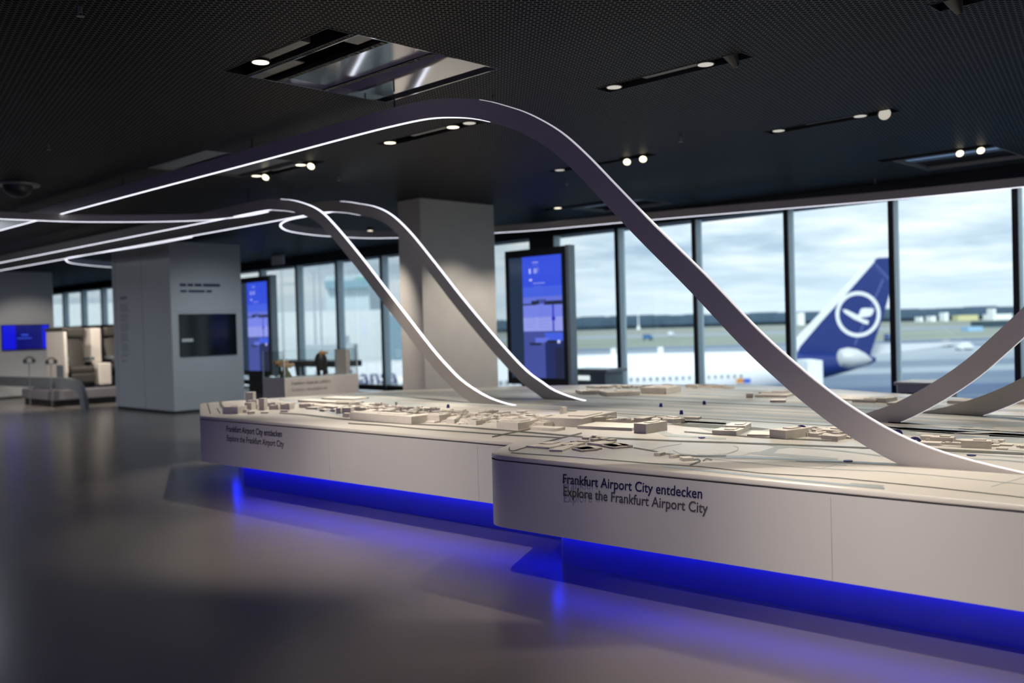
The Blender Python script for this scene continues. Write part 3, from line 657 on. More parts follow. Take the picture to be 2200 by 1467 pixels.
# ------------------------------------------------------------------ white cabinet block with screen
t = thing('exhibition_wall_block', 'tall white glossy wall block with a dark screen and two-line title', 'display wall', (9.06, 18.5, 0))
bx = 8.31; by = 17.18; bt = 3.28
MB().box(bx, by, .05, 9.80, 19.80, bt).build('body', M_PANEL, t, bevel=.01)
MB().box(bx+.03, by+.03, 0, 9.77, 19.77, .05).build('base', M_DARK, t)
b = MB()
for yy in (18.40, 19.63): b.box(bx-.002, yy-.006, .06, bx+.001, yy+.006, bt-.02)
for zz in (1.95,): b.box(bx, by-.0015, zz, 9.8, by, zz+.004)
b.build('panel_joint', mat('joint_dark', (.15, .15, .16), .6), t)
q0, q1 = AT(384, 675, y=by), AT(508, 763, y=by)
s = MB().box(q0.x, by-.035, q1.z+.02, q1.x, by-.001, q0.z).build('screen', M_SCREEN, t, label='black glossy screen')
MB().box(q0.x+.03, by-.0365, q1.z+.30, q0.x+.26, by-.035, q1.z+.36).build('screen_caption', scr('dim_white', (.35, .42, .45), .5), s)
b = MB()
a0 = AT(386, 611, y=by); x_ = a0.x
for w in (.15, .03, .12, .05, .10, .34): 
    pass
def word_bars(bb, x0, z, ws, h, gap, y):
    for w in ws: bb.box(x0, y-.003, z, x0+w, y-.001, z+h); x0 += w+gap
word_bars(b, a0.x, a0.z-.035, (.13, .12, .15, .36), .055, .025, by)
word_bars(b, a0.x+.01, a0.z-.15, (.13, .34, .12), .045, .03, by)
b.build('title_lettering', M_TEXTB, t)
b = MB(); rw = random.Random(5)
zz = 2.22
b.box(bx-.003, 19.10, 2.26, bx-.001, 19.42, 2.32)
for k in range(22):
    zz -= .042 if k % 4 else .075
    b.box(bx-.003, 19.44-rw.uniform(.28, .42), zz-.004, bx-.001, 19.44, zz+.012)
b.box(bx-.003, 19.36, .98, bx-.001, 19.42, 1.03); b.box(bx-.003, 19.22, .99, bx-.001, 19.33, 1.015)
b.build('text_column', mat('text_midgrey', (.22, .22, .25), .6), t)

# ------------------------------------------------------------------ far left wall block with blue screen
t = thing('exhibition_wall_block', 'white wall block at the left edge carrying a bright blue screen', 'display wall', (8.2, 26.8, 0))
MB().box(6.6, 26.06, .05, 9.38, 27.6, 3.24).build('body', M_PANEL, t, bevel=.01)
MB().box(6.63, 26.09, 0, 9.35, 27.57, .05).build('base', M_DARK, t)
s = MB().box(8.08, 26.02, 1.23, 9.24, 26.06, 1.88).build('screen', M_SCREEN, t)
b = MB(); cols = [scr('sb0', (.004, .006, .75), .9), scr('sb1', (.003, .004, .18), .8), scr('sb2', (.05, .12, .9), .9)]
n = 14
for i in range(n):
    f = i/n; k = 0 if f < .24 or f > .8 else 1
    b.box(8.10+1.12*f, 26.017, 1.25, 8.10+1.12*(f+1/n), 26.02, 1.86, k)
b.box(8.45, 26.014, 1.52, 8.80, 26.017, 1.54, 2); b.box(8.55, 26.014, 1.60, 8.72, 26.017, 1.63, 2)
b.build('screen_picture', cols, s)

# ------------------------------------------------------------------ airline seats on a platform
def seat_unit(x0, y0, lab, shell=True):
    """seat facing -Y; x0 left side, y0 rear plane, base on platform top z=.36"""
    zp = .36
    t = thing('cabin_seat', lab, 'airplane seat', (x0+.3, y0-.4, zp), 'cabin seats on the platform')
    if shell:
        pr = [(y0+.05, zp+.12), (y0+.05, 1.62), (y0-.06, 1.70), (y0-.98, 1.70), (y0-1.02, 1.62), (y0-1.06, zp+.38), (y0-1.0, zp+.12)]
        b = MB(); rings = [[(x, a, z) for a, z in pr] for x in (x0-.10, x0-.03)]
        b.loft(rings).build('side_shell', M_SEATW, t, bevel=.02, label='cream white side shell')
        MB().box(x0-.13, y0-1.04, 1.66, x0-.01, y0+.06, 1.74).build('shell_cap', M_SEATG, t, bevel=.02)
        MB().box(x0-.12, y0-.95, zp+.22, x0-.02, y0-.55, zp+.55).build('side_pocket', M_SLATE, t, bevel=.03)
    b = MB(); rings = []
    for z, yb, w in ((zp+.42, y0-.42, .25), (zp+.7, y0-.34, .27), (1.30, y0-.26, .28), (1.52, y0-.22, .26)):
        rings.append([(x0+.3-w, yb-.08, z), (x0+.3-w*.6, yb-.13, z), (x0+.3+w*.6, yb-.13, z), (x0+.3+w, yb-.08, z), (x0+.3+w, yb+.08, z), (x0+.3-w, yb+.08, z)])
    bk = b.loft(rings).build('backrest', M_SEATG, t, smooth=True, bevel=.01)
    b = MB()
    for k in range(8): b.box(x0+.08, y0-.49+k*.022, zp+.50+k*.078, x0+.52, y0-.47+k*.022, zp+.506+k*.078)
    b.build('quilting_seam', mat('seam', (.035, .033, .03), .7), bk)
    MB().box(x0-.0, y0-.42, 1.50, x0+.62, y0-.20, 1.75).build('headrest', M_SEATG, t, bevel=.06)
    MB().box(x0+.02, y0-.98, zp+.32, x0+.60, y0-.40, zp+.50).build('seat_cushion', M_SEATG, t, bevel=.06)
    MB().box(x0+.04, y0-1.02, zp+.12, x0+.58, y0-.90, zp+.34).build('leg_rest', M_SEATG, t, bevel=.04)
    for s in (0, 1):
        xa = x0-.02+s*.56
        MB().box(xa, y0-.85, zp+.62, xa+.10, y0-.35, zp+.70).build('armrest', M_SLATE, t, bevel=.02)
    MB().box(x0+.66, y0-.60, zp+.55, x0+.90, y0+.05, 1.72).build('divider_shell', M_SEATW, t, bevel=.03, label='cream white divider between seats')
    MB().box(x0+.66, y0-1.0, zp+.05, x0+.95, y0-.5, zp+.55).build('side_console', M_SEATW, t, bevel=.03)
    MB().box(x0+.02, y0-.9, zp, x0+.6, y0-.2, zp+.2).build('seat_base', M_BLACK, t)
    return t
sx = AT(120, 708, y=22.6).x
seat_unit(sx, 22.9, 'dark grey cabin seat in a cream shell, nearer the left edge')
seat_unit(sx+1.05, 22.9, 'dark grey cabin seat partly hidden by the white wall block', shell=False)
t = thing('seat_platform', 'low dark platform with a pale edge under the cabin seats', 'platform', (sx+.8, 22.2, 0))
MB().box(sx-.45, 21.6, .14, sx+2.6, 23.6, .36).build('deck', mat('deck_grey', (.22, .21, .23), .5), t, bevel=.02)
MB().box(sx-.40, 21.65, 0, sx+2.55, 23.55, .14).build('base', M_BLACK, t)
# curved barrier
b = MB(); P_ = catmull([(0, 25.9, .60), (0, 24, .62), (0, 21.5, .645), (0, 20.9, .64), (0, 20.45, .58), (0, 20.2, .42), (0, 20.1, .2), (0, 20.06, 0)], .08); n = len(P_)
rings = []
for i in range(n):
    tt = (P_[min(i+1, n-1)]-P_[max(i-1, 0)]).normalized(); v = Vector((0, tt.z, -tt.y)); v = v if v.z > 0 or v.y < 0 else -v
    v = Vector((0, tt.z, -tt.y)) if Vector((0, tt.z, -tt.y)).dot(Vector((0, -.4, 1))) > 0 else Vector((0, -tt.z, tt.y))
    rings.append([Vector((x, P_[i].y, P_[i].z))-v*d for x, d in ((7.78, 0), (7.86, 0), (7.86, .23), (7.78, .23))])
for r in rings:
    for q in r: q.z = max(q.z, 0)
tag(b.loft(rings).build('curved_barrier', M_SLATE, loc=(7.8, 20.1, 0), smooth=True), 'slate grey band-shaped barrier bending down to the floor in front of the seats', 'barrier')
for px, py, lab in [(63, 774, 'black headphones resting left of the cabin seat'), (110, 776, 'black headphones hanging in front of the cream seat shell')]:
    q = AT(px, py, y=21.55)
    t = thing('headphones', lab, 'headphones', q, 'headphones by the cabin seats')
    b = MB(); ring = []
    for i in range(11):
        a = pi*i/10; c2 = q+Vector((.085*cos(a), 0, .07*sin(a))); ring.append([c2+Vector((.012*cos(a)*s1, .012*s2, .012*sin(a)*s1)) for s1, s2 in ((-1, -1), (1, -1), (1, 1), (-1, 1))])
    b.loft(ring).build('headband', M_BLACK, t, smooth=True)
    for s in (-1, 1): MB().ell(q+Vector((.085*s, 0, -.01)), .04, .06, .05).build('ear_cup', M_BLACK, t, smooth=True)
    MB().box(q.x-.10, q.y-.05, q.z-.075, q.x+.10, q.y+.06, q.z-.045).cyl(q+Vector((0, .03, -.07)), Vector((q.x, q.y+.03, 0)), .009).build('stand', M_SLATE, t)

# ------------------------------------------------------------------ totems
def totem(x, y0, y1, z0, z1, lab, rich):
    t = thing('display_totem', lab, 'display screen', (x, (y0+y1)/2, 0), 'upright display totems by the windows')
    MB().box(x, y0, z0, x+.16, y1, z1).build('frame', M_DARK, t, bevel=.008)
    MB().box(x+.002, y0-.07, z0, x+.17, y0-.001, z1+.01).build('side_panel', M_MULL, t)
    MB().box(x+.05, y0+.3, 0, x+.13, y1-.3, z0).build('foot', M_DARK, t)
    sy0, sy1, sz0, sz1 = y0+.09, y1-.12, z0+.12, z1-.14
    s = MB().box(x-.012, sy0, sz0, x-.001, sy1, sz1).build('screen', mat('dark_glass', (.01, .015, .025), .1, emit=(.02, .035, .07), strength=1.), t)
    # picture: evening apron scene, right part of the screen
    b = MB(); w = (sy1-sy0); h = sz1-sz0; L_ = sy1-w*.26
    mats = [scr('p0', (.035, .08, .72)), scr('p1', (.06, .12, .75)), scr('p2', (.13, .17, .70)), scr('p3', (.30, .34, .82)), scr('p4', (.02, .025, .06)), scr('p5', (.06, .085, .33)), scr('p6', (.02, .03, .12)), scr('p7', (.55, .6, 1.)), scr('p8', (.03, .03, .5))]
    def rect(a, c2, d, e2, k, off=.0):   # a..c2 across (0 left=far y) d..e2 up
        b.box(x-.0135-off, L_-(L_-sy0)*c2, sz0+h*d, x-.012-off, L_-(L_-sy0)*a, sz0+h*e2, k)
    for i in range(12):
        d = .50+.5*i/12; k = 0 if i > 5 else 1 if i > 3 else 2
        rect(0, 1, d, d+.5/12, k)
    rect(0, 1, .385, .60, 3); rect(0, 1, 0, .385, 5); rect(.55, 1, 0, .30, 6, .001); rect(.8, 1, 0, .25, 4, .002)
    rect(0, .35, .60, .612, 4, .001); rect(.22, .42, .605, .635, 4, .002); rect(.55, 1, .598, .63, 4, .001); rect(.35, .6, .61, .645, 5, .001)
    rect(.75, .79, .385, .60, 8, .001); rect(.73, .82, .47, .50, 8, .002)
    rect(.15, .45, .27, .29, 4, .001); rect(.6, .9, .285, .31, 4, .002); rect(.3, .65, .29, .33, 2, .001); rect(.55, 1, .31, .37, 1, .001); rect(.86, .93, .285, .31, 7, .003)
    rect(.27, .42, .945, .955, 3, .001); rect(.27, .42, .925, .93, 2, .001)
    rect(.18, .22, .86, .90, 7, .001); rect(.30, .38, .86, .90, 3, .001); rect(.39, .43, .87, .91, 2, .001); rect(.18, .25, .80, .815, 7, .001); rect(.28, .58, .775, .782, 3, .001); rect(.3, .5, .75, .754, 2, .001)
    for k in range(7): rect(.07, .3 if k else .28, .57-k*.025, .573-k*.025, 2, .001); rect(.4, .68, .565-k*.025, .568-k*.025, 2, .001)
    b.build('screen_picture', mats, s)
totem(12.40, 10.82, 12.30, .44, 2.87, 'tall dark-framed display totem with a blue airfield picture, right of the pillar', 1)
totem(12.40, 20.42, 21.90, .44, 2.90, 'tall dark-framed blue display totem half hidden behind the white wall block', 0)

# ------------------------------------------------------------------ vitrine
vz = .80; vN = AT(611, 814, z=vz); vx0, vy0 = vN.x, vN.y; vx1 = vx0+1.36; vy1 = vy0+.62; vzt = 1.21
t = thing('display_case', 'low display case with a glass hood standing beyond the left end of the table', 'display case', ((vx0+vx1)/2, (vy0+vy1)/2, 0))
MB().box(vx0, vy0, 0, vx1, vy1, vz).build('pedestal', M_COL, t, bevel=.005)
b = MB(); g = .008; gx = vx1-.16
for a in ((vx0+.01, vy0+.01, vx1-.01, vy0+.01+g), (vx0+.01, vy1-.01-g, vx1-.01, vy1-.01), (vx0+.01, vy0+.01, vx0+.01+g, vy1-.01), (vx1-.01-g, vy0+.01, vx1-.01, vy1-.01)): b.box(a[0], a[1], vz, a[2], a[3], vzt)
b.box(vx0+.01, vy0+.01, vzt, vx1-.01, vy1-.01, vzt+g)
b.build('glass_hood', M_GLASSC, t)
MB().box(gx-.04, vy0+.05, vz, gx+.04, vy1-.30, vzt-.01).build('divider_post', M_COL, t)
b = MB()
for xx, yy in ((vx0+.012, vy0+.012), (vx1-.012, vy0+.012), (vx0+.012, vy1-.012), (vx1-.012, vy1-.012)): b.box(xx-.006, yy-.006, vz, xx+.006, yy+.006, vzt)
b.box(vx0, vy0, vz, vx1, vy0+.012, vz+.015); b.box(vx0, vy0, vz, vx0+.012, vy1, vz+.015)
b.build('edge_profile', M_MULL, t)
text_part('lettering', 'Frankfurt – Stadt der Luftfahrt', M_TEXTG, t, (vx0+.12, vy0-.002, vz-.10), (1, 0, 0), (0, 0, 1), .075, .76)
text_part('lettering', 'Frankfurt – the aviation city', mat('pale_lettering', (.22, .22, .21), .5), t, (vx0+.12, vy0-.002, vz-.20), (1, 0, 0), (0, 0, 1), .075, .76)
# exhibits
q = Vector((vx0+.17, vy0+.24, vz+.001))
t = thing('propeller_exhibit', 'small tan wooden exhibit on a mossy green base in the glass case', 'exhibit', q)
MB().cyl(q, q+Vector((0, 0, .10)), .11, .06, n=9).cyl(q+Vector((0, 0, .10)), q+Vector((0, 0, .17)), .05, .035, n=9).build('mossy_base', mat('moss_green', (.10, .11, .05), .8, noise=(30, .3)), t)
MB().obox(q+Vector((.0, 0, .20)), Vector((.14, -.02, .0)), (0, .03, 0), (0, 0, .02)).obox(q+Vector((.03, 0, .175)), Vector((.07, -.01, -.01)), (0, .03, 0), (0, 0, .02)).obox(q+Vector((-.07, 0, .245)), Vector((.12, 0, .0)), (0, .03, 0), (0, 0, .025)).build('wooden_block', mat('tan_wood', (.45, .30, .15), .5), t, bevel=.01)
q = Vector((vx0+.86, vy0+.30, vz+.001))
t = thing('aviator_exhibit', 'dark rounded exhibit with an orange top on two short legs in the glass case', 'exhibit', q)
MB().ell(q+Vector((0, 0, .22)), .105, .09, .15).build('dark_body', mat('dark_leather', (.02, .018, .018), .5), t, smooth=True)
MB().ell(q+Vector((.01, -.02, .35)), .06, .05, .04).build('orange_top', mat('tan_orange', (.5, .26, .10), .5), t, smooth=True)
MB().ell(q+Vector((.09, -.03, .36)), .03, .03, .03).build('white_knob', M_WHITE, t, smooth=True)
for s in (-1, 1): MB().cyl(q+Vector((.05*s, 0, 0)), q+Vector((.06*s, 0, .13)), .02, .03, n=10).build('leg', M_BLACK, t)

# ------------------------------------------------------------------ furniture by the windows
t = thing('long_desk', 'long dark desk on slanted legs by the far windows, seen through the glass case', 'desk', (12.9, 20.2, 0))
MB().box(12.7, 18.1, .66, 13.4, 22.1, .80).build('desk_top', M_DARK, t, bevel=.01)
for yy in (18.6, 19.6, 20.6, 21.6):
    MB().cyl((12.8, yy, 0), (12.82, yy+.12, .66), .035, n=8).build('leg', M_DARK, t); MB().cyl((13.3, yy, 0), (13.28, yy+.12, .66), .035, n=8).build('leg', M_DARK, t)
t = thing('info_counter', 'small dark counter with pale top and lit white panel, beside the display totem', 'counter', (13.1, 10.8, 0))
MB().box(12.95, 10.45, .0, 13.45, 11.22, .64).build('body', mat('counter_grey', (.34, .42, .46), .5), t)
MB().box(12.90, 10.38, .64, 13.50, 11.30, .70).build('top', M_PANEL, t, bevel=.01)
MB().box(12.935, 10.80, .50, 12.95, 11.15, .58).build('lit_panel', scr('soft_white', (.85, .95, .95), .9), t)
t = thing('vent_bench', 'grey slatted bench box by the window beyond the right side of the table', 'bench', (11.6, 4.4, 0))
MB().box(11.4, 4.18, .0, 11.9, 4.70, .66).build('body', M_COL, t, bevel=.01)
MB().box(11.36, 4.15, .66, 11.94, 4.73, .70).build('top', M_WHITE, t, bevel=.008)
b = MB()
for k in range(5): b.box(11.39, 4.22, .30+k*.06, 11.402, 4.66, .33+k*.06)
b.build('vent_slats', M_BLACK, t)
q = AT(597, 558, x=12.9)
t = thing('hanging_sign', 'small pale grey sign hanging under the ceiling before the far windows', 'sign', (12.9, q.y, 3.0))
MB().box(12.88, q.y-.27, q.z-.12, 12.92, q.y+.27, q.z+.13).build('sign_board', mat('sign_grey', (.80, .85, .86), .5), t)
MB().cyl((12.9, q.y-.2, q.z+.12), (12.9, q.y-.2, H+.001), .008, n=6).cyl((12.9, q.y+.2, q.z+.12), (12.9, q.y+.2, H+.001), .008, n=6).build('hanger_rods', M_BLACK, t)
t = thing('low_partition', 'low dark partition under the far left windows behind the seats', 'partition', (12.8, 34, 0))
MB().box(12.6, 28.5, 0, 12.75, 44, 1.86).build('board', M_DARK, t)
MB().box(12.58, 28.5, 1.86, 12.77, 44, 1.90).build('rail', M_BLACK, t)

# ------------------------------------------------------------------ outside: airfield
G = -9.6
def ground_mat(name, c1, c2, scale):
    m = bpy.data.materials.new(name); m.use_nodes = True; n = m.node_tree; bb = n.nodes['Principled BSDF']
    c = n.nodes.new('ShaderNodeTexCoord'); mp = n.nodes.new('ShaderNodeMapping'); mp.inputs['Rotation'].default_value = (0, 0, radians(45)); mp.inputs['Scale'].default_value = (.25, 1, 1)
    z = n.nodes.new('ShaderNodeTexNoise'); z.inputs['Scale'].default_value = scale; z.inputs['Detail'].default_value = 5
    r = n.nodes.new('ShaderNodeValToRGB'); r.color_ramp.elements[0].position = .4; r.color_ramp.elements[1].position = .6
    r.color_ramp.elements[0].color = (*c1, 1); r.color_ramp.elements[1].color = (*c2, 1)
    n.links.new(c.outputs['Object'], mp.inputs[0]); n.links.new(mp.outputs[0], z.inputs['Vector']); n.links.new(z.outputs['Fac'], r.inputs[0]); n.links.new(r.outputs[0], bb.inputs['Base Color'])
    bb.inputs['Roughness'].default_value = .7
    return m
AX = Vector((.70, -.714, 0)); AY = Vector((.714, .70, 0))      # along the aircraft (to its tail), and away from the building
def band(name, d0, d1, z, m, w=3000):
    b = MB(); c = [AY*d0-AX*w, AY*d0+AX*w, AY*d1+AX*w, AY*d1-AX*w]
    b.add([(p.x, p.y, z) for p in c], [(0, 1, 2, 3)])
    o = b.build(name, m); struct(o); return o
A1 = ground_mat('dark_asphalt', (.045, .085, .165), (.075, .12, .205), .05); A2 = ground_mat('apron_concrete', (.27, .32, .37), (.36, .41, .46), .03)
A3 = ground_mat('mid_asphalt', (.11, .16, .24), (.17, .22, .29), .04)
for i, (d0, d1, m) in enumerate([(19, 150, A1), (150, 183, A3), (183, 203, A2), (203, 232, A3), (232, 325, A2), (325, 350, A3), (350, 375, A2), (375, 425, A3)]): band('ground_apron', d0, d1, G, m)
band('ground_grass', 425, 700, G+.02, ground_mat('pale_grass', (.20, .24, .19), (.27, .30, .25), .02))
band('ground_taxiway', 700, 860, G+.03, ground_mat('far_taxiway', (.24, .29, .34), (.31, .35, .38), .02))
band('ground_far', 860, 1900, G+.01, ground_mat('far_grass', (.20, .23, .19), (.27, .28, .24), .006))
band('road_marking_light', 128, 128.8, G+.02, mat('pale_marking', (.30, .36, .38), .7)); band('road_marking_dark', 160, 160.8, G+.02, mat('pale_marking', (.30, .36, .38), .7))

# treeline; its blue is atmospheric haze put into the colour
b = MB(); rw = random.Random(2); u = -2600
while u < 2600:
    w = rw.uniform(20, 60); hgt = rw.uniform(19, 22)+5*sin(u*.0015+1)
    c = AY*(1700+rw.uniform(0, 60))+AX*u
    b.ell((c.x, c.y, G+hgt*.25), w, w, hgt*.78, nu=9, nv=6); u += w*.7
tag(b.build('distant_treeline', mat('hazed_forest', (.040, .075, .115), .9, noise=(.05, .15)), loc=(0, 0, 0), smooth=True), 'long forest strip coloured haze blue along the horizon beyond the airfield', 'forest', kind='stuff')

# aircraft
TP = Vector((88.3, 38.4, 0))       # tail cone end
def AC(s, y, z): return TP+AX*(s-63.2)+AY*y+Vector((0, 0, z))
def ring(s, ry, rz, zc, n=28): return [AC(s, ry*cos(2*pi*i/n), zc+rz*sin(2*pi*i/n)) for i in range(n)]
ac = thing('airliner', 'white airliner with a dark blue tail fin parked outside the windows', 'airplane', AC(30, 0, G))
M_ACW = mat('aircraft_white', (.82, .84, .86), .3); M_ACB = mat('aircraft_blue', (.010, .028, .17), .28); M_ACG = mat('aircraft_grey', (.55, .57, .58), .4)
CZ = -4.25; RR = 2.82
st = [(0, .15, .15, -5.2), (1.2, 1.0, .95, -5.05), (3, 1.75, 1.75, -4.8), (6, 2.55, 2.6, -4.4), (9, RR, RR, CZ), (30, RR, RR, CZ), (42, RR, RR, CZ)]
rings = [ring(*a) for a in st]+[ring(46, 2.75, 2.68, CZ+.10), ring(50.5, 2.45, 2.25, CZ+.50), ring(55.2, 1.80, 1.65, CZ+.93)]
MB().loft(rings).build('fuselage', M_ACW, ac, smooth=True)
rings = [ring(55.2, 1.801, 1.651, CZ+.93), ring(57.5, 1.4, 1.35, CZ+1.15), ring(60.5, .85, .85, CZ+1.4), ring(62.6, .4, .45, CZ+1.6), ring(63.2, .15, .2, CZ+1.65)]
MB().loft(rings).build('tail_section', M_ACB, ac, smooth=True, label='dark blue rear fuselage')
def acpx(px, py, y=0):
    d = Vector((CM.T @ np.array([(px-1100)/FPX, -(py-733.5)/FPX, 1.])).tolist()); o = Vector((0, 0, EYE)); k = (TP+AY*y-o).dot(AY)/d.dot(AY); return o+d*k
def slab(pts, th, y=0):
    b = MB(); A = [acpx(*p, y=y) for p in pts]; n = len(A); C = sum(A, Vector())/n
    b.loft([[C+(p-C)*.985-AY*th for p in A], [p-AY*th*.4 for p in A], [p+AY*th*.4 for p in A], [C+(p-C)*.985+AY*th for p in A]]); return b
fin = [(1700, 770), (1716, 741), (1760, 690), (1812, 633), (1876, 560), (1886, 554), (1922, 552), (1926, 560), (1915, 613), (1896, 680), (1870, 757), (1866, 778), (1760, 800)]
f_ = slab(fin, .26).build('tail_fin', M_ACB, ac, label='dark blue tail fin')
slab([(1688, 760), (1713, 725), (1760, 676), (1812, 620), (1866, 562), (1876, 556), (1878, 561), (1812, 636), (1760, 693), (1716, 745), (1702, 772)], .30).build('fin_leading_edge', M_ACW, f_)
CF = acpx(1841, 675); R_ = 46/FPX*CF.length; b = MB(); n = 48
yo = -AY*.30
for i in range(n):
    a, c2 = 2*pi*i/n, 2*pi*(i+1)/n
    P4 = [CF+yo+AX*(r*cos(t_)*.985)+Vector((0, 0, r*sin(t_))) for r, t_ in ((R_, a), (R_, c2), (R_*.84, c2), (R_*.84, a))]
    b.add(P4, [(0, 1, 2, 3)])
crane = [(540, 572), (575, 572), (680, 622), (690, 612), (708, 565), (740, 557), (825, 563), (818, 600), (795, 630), (735, 640), (700, 645), (745, 665), (778, 672), (772, 706), (735, 698), (640, 656), (560, 602)]
b.add([acpx(x/4.231+1680, y_/4.231+530)+yo for x, y_ in crane], [tuple(range(len(crane)))])
b.build('fin_emblem', M_ACW, f_, label='white circle with a flying crane')
b = MB()
for a, c2 in (((1878, 568), (1912, 604)), ((1895, 600), (1834, 740))):
    A, B = acpx(*a)+yo*.95, acpx(*c2)+yo*.95; s = (B-A).normalized().cross(AY)*.06; b.add([A-s, A+s, B+s, B-s], [(0, 1, 2, 3)])
b.build('fin_panel_line', mat('panel_line_blue', (.10, .14, .38), .5), f_)
# stabilisers
b = MB(); cen = acpx(1834, 770, y=-5.5)
b.loft([[cen+AX*a+Vector((0, 0, zz+rz*sin(2*pi*i/16)))+AY*(ry*cos(2*pi*i/16)) for i in range(16)] for a, ry, rz, zz in ((-1.45, .15, .3, .15), (-1.2, .7, .75, .1), (-.5, 1.1, .95, .05), (.3, 1.1, .85, 0), (1.0, .8, .55, -.1), (1.6, .15, .1, -.2))]).build('near_stabiliser', M_ACG, ac, smooth=True)
A = [acpx(1868, 738, y=2), acpx(1868, 764, y=2), acpx(1925, 757, y=4), acpx(2062, 738, y=9), acpx(2064, 733, y=9), acpx(1925, 739, y=4)]
b = MB(); b.loft([[p-AY*.3 for p in A], [p+AY*.3 for p in A]]).build('far_stabiliser', M_ACW, ac)
# windows, titles, flags
b = MB()
for s in np.arange(9, 50, .60):
    if 20.5 < s < 22 or 36 < s < 37.4: continue
    yv = -RR*1.002 if s < 43 else -(RR-(s-43)*.05)
    b.obox(AC(s, yv, CZ+.55), AX*.11, AY*.05, (0, 0, .17))
b.build('cabin_windows', mat('window_row', (.25, .28, .32), .3), ac)
xd = AX
o = text_part('title_lettering', 'Lufthansa', mat('title_navy', (.01, .03, .17), .4), ac, acpx(861, 822, y=-2.95)-AX*7.9, xd, (0, 0, 1), 1.9, 1.05, bold=.01)
A = acpx(1590, 818, y=-3.0); C = acpx(1605, 818, y=-3.0)
MB().obox(A, AX*.32, AY*.02, (0, 0, .2)).build('flag_mark', mat('mark_orange', (.65, .25, .03), .5), ac)
MB().obox(C, AX*.32, AY*.02, (0, 0, .2)).build('flag_mark', mat('mark_blue', (.03, .12, .55), .5), ac)
for i, (px, py) in enumerate(((1419, 752), (1318, 751))):
    q = acpx(px, py); MB().obox(Vector((q.x, q.y, CZ+RR+.2)), AX*.25, AY*.04, (0, 0, .35)).build('antenna', M_ACW, ac)
# wing (far side mostly hidden) and engine, gear keep it standing on the apron
for sgn in (-1, 1):
    r0, r1 = 2.2, 28.0
    w = [[AC(24, sgn*r0, -5.6), AC(29, sgn*r0, -5.0), AC(34.5, sgn*r0, -5.5), AC(29, sgn*r0, -5.9)], [AC(40, sgn*r1, -3.6), AC(41, sgn*r1, -3.45), AC(42.5, sgn*r1, -3.6), AC(41, sgn*r1, -3.7)]]
    if sgn > 0: MB().loft(w).build('wing', M_ACG, ac)
for s, y in ((7, 0), (32, -3), (32, 3)):
    MB().cyl(AC(s, y, -6.0), AC(s, y, G+.6), .18, n=10).build('landing_gear', M_ACG, ac); MB().cyl(AC(s, y-.4, G+.62), AC(s, y+.4, G+.62), .62, n=18).build('wheel', M_BLACK, ac)

def outbox(name, lab, cat, px0, py0, px1, py1, t, m, dep=4., base=True, group=None):
    A, B = AT(px0, py0, t=t), AT(px1, py1, t=t); h0 = G+.03 if base else min(A.z, B.z)
    z1 = max(A.z, B.z); R_ = Vector((CM[0][0], CM[0][1], 0)).normalized(); Fw = Vector((CM[2][0], CM[2][1], 0)).normalized()
    w = abs((B-A).dot(R_)); c = (A+B)/2; c = Vector((c.x, c.y, 0))+Fw*dep/2
    return MB().obox((c.x, c.y, (h0+z1)/2), R_*w/2, Fw*dep/2, (0, 0, (z1-h0)/2)), Vector((c.x, c.y, h0))
M_HAZEW = mat('far_white', (.88, .92, .92), .6); M_HAZEB = mat('far_blue_glass', (.28, .44, .52), .3); M_HAZEG = mat('far_grey', (.58, .66, .69), .6)  # distant paints with pale atmospheric haze mixed into the colour
def simple(name, lab, cat, *a, m=M_HAZEW, dep=4., group=None, extra=None):
    bb, base = outbox(name, lab, cat, *a, m, dep)
    t = thing(name, lab, cat, base, group); bb.build('body', m, t)
    if extra: extra(t)
    return t
# service vehicles and sheds near the tail
def veh(px, py, w, h, t, col, lab, cat='truck', name='service_truck'):
    q = AT(px, py, z=G); d = Vector((q.x, q.y, 0)).length; R_ = Vector((CM[0][0], CM[0][1], 0)).normalized(); Fw = Vector((CM[2][0], CM[2][1], 0)).normalized()
    W_, H_ = w*d/FPX, h*d/FPX; tt = thing(name, lab, cat, q, 'airfield vehicles'); m = mat('veh_%s' % name+str(col), col, .4); z = G+H_*.2
    MB().obox((q.x, q.y, z+H_*.45), R_*W_*.34, Fw*1.2, (0, 0, H_*.4)).build('box_body', m, tt)
    MB().obox(Vector((q.x, q.y, z+H_*.25))+R_*W_*.42, R_*W_*.09, Fw*1.1, (0, 0, H_*.25)).build('cab', m, tt)
    for s in (-.25, .25, .42):
        for f in (-1, 1): c = Vector((q.x, q.y, G+H_*.13))+R_*W_*s+Fw*f; MB().cyl(c-Fw*.15, c+Fw*.15, H_*.13, n=10).build('wheel', M_BLACK, tt)
veh(1390, 731, 24, 12, 0, (.05, .14, .32), 'dark blue truck on the airfield, right of the white mast')
veh(1440, 722, 14, 9, 0, (.7, .75, .8), 'small white truck on the airfield beyond the blue truck')
veh(1905, 733, 10, 14, 0, (.06, .10, .25), 'dark vehicle right behind the tail fin')
veh(2068, 752, 34, 15, 0, (.72, .75, .78), 'white service truck on the apron right of the aircraft tail')
veh(2030, 745, 20, 13, 0, (.35, .38, .42), 'grey service truck left of the white truck by the tail')
veh(2150, 700, 26, 9, 0, (.6, .62, .55), 'pale truck far on the grass near the right edge')
def ext_tail(t): pass
simple('stair_cabin', 'white box-shaped loading cabin under the aircraft tail', 'cabin', 1735, 775, 1769, 850, 75, m=M_HAZEW, dep=3)
simple('stair_cabin', 'lower white loading cabin left of the taller one under the aircraft tail', 'cabin', 1712, 792, 1733, 850, 80, m=M_ACG, dep=3)
q = AT(1372, 708, z=G)
t = thing('radar_mast', 'slim white mast with a round head far out on the airfield', 'mast', q)
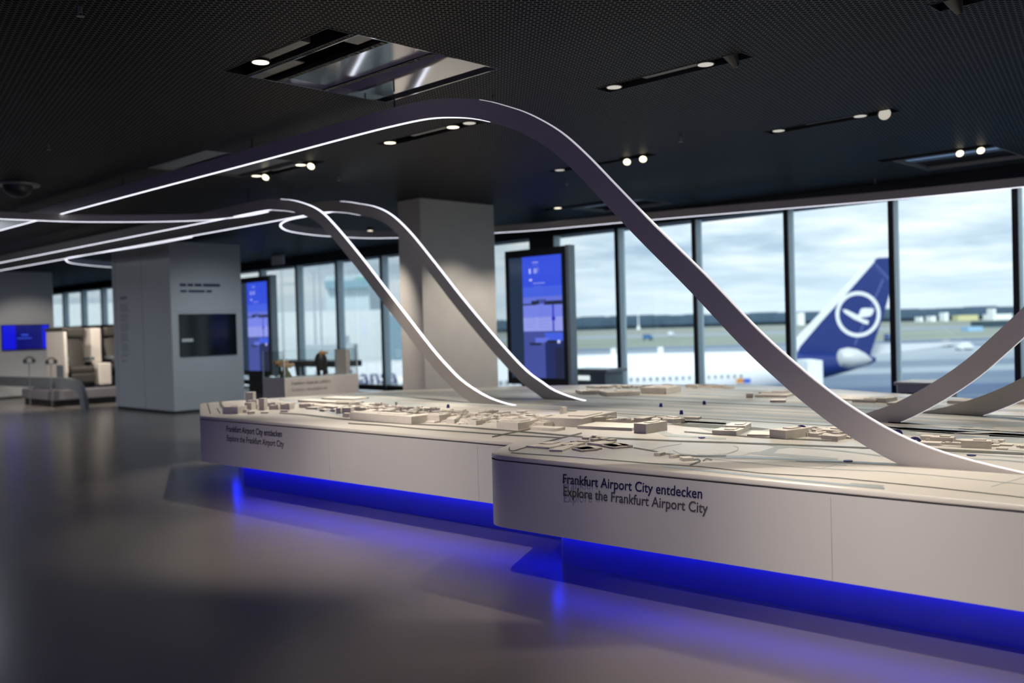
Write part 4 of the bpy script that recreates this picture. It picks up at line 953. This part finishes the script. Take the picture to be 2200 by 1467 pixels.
qt = AT(1369, 660, t=Vector((q.x, q.y)).length); MB().cyl(q, (q.x, q.y, qt.z), 1.0, .5, n=10).build('shaft', M_HAZEW, t)
MB().cyl((q.x, q.y, qt.z), (q.x, q.y, qt.z+1.5), 3.2, 2.6, n=16).build('platform', M_HAZEG, t); MB().cyl((q.x, q.y, G), (q.x, q.y, G+6), 3, 1.5, n=10).build('base', M_HAZEW, t)
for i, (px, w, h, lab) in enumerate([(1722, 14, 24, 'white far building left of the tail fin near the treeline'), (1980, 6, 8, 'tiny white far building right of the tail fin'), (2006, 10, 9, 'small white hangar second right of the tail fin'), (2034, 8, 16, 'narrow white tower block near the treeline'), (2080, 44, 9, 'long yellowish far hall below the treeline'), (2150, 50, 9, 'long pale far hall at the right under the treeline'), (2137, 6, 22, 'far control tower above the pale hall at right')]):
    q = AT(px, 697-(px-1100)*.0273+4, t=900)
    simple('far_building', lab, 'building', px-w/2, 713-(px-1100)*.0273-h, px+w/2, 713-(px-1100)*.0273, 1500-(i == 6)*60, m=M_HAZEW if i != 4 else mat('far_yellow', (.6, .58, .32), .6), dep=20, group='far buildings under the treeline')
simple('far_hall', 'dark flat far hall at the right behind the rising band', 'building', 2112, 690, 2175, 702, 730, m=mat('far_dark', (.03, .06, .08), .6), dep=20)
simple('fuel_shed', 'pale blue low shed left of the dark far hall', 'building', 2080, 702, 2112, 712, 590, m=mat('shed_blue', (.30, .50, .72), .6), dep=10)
# terminal buildings seen through the left windows
def tower(t):
    for i, (a, b2, c2, d, m) in enumerate([(697, 604, 797, 617, M_HAZEB), (762, 596, 800, 612, mat('far_green_glass', (.25, .5, .45), .3))]):
        bb, _ = outbox('', '', '', a, b2, c2, d, 198, m, 1.5, base=False); bb.build('glass_band', m, t)
    bb, _ = outbox('', '', '', 789, 683, 800, 711, 198, M_HAZEB, 1.5, base=False); bb.build('window_bay', M_HAZEB, t)
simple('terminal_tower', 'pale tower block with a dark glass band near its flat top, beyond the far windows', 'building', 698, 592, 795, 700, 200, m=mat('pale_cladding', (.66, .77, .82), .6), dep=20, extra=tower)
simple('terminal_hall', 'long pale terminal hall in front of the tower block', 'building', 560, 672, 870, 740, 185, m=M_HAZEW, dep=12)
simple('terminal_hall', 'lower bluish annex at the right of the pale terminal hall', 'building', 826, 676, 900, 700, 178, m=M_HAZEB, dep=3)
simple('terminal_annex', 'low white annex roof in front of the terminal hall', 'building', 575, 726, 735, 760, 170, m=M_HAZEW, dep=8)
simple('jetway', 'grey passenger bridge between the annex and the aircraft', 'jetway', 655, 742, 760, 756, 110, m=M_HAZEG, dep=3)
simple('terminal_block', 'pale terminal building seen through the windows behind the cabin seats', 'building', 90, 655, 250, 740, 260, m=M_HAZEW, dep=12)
for px, py, arm, lab in [(608, 576, 1, 'tall lamp post with a side arm beyond the far windows, leftmost'), (677, 586, 0, 'slim lamp post beyond the far windows, left of the tower block'), (690, 560, 0, 'thin tall pole directly left of the tower block')]:
    q = AT(px, 712, t=150); top = AT(px, py, t=150)
    t = thing('lamp_post', lab, 'lamp post', (q.x, q.y, G), 'lamp posts by the terminal')
    MB().cyl((q.x, q.y, G), (q.x, q.y, top.z), .22, .12, n=8).build('pole', M_HAZEG, t)
    R_ = Vector((CM[0][0], CM[0][1], 0)).normalized(); zt = top.z-(2.5 if arm else 0)
    MB().obox(Vector((q.x, q.y, zt))+R_*(.9 if arm else 0), R_*(1.1 if arm else .6), (.1, .1, 0), (0, 0, .12)).build('lamp_arm', M_HAZEG, t)
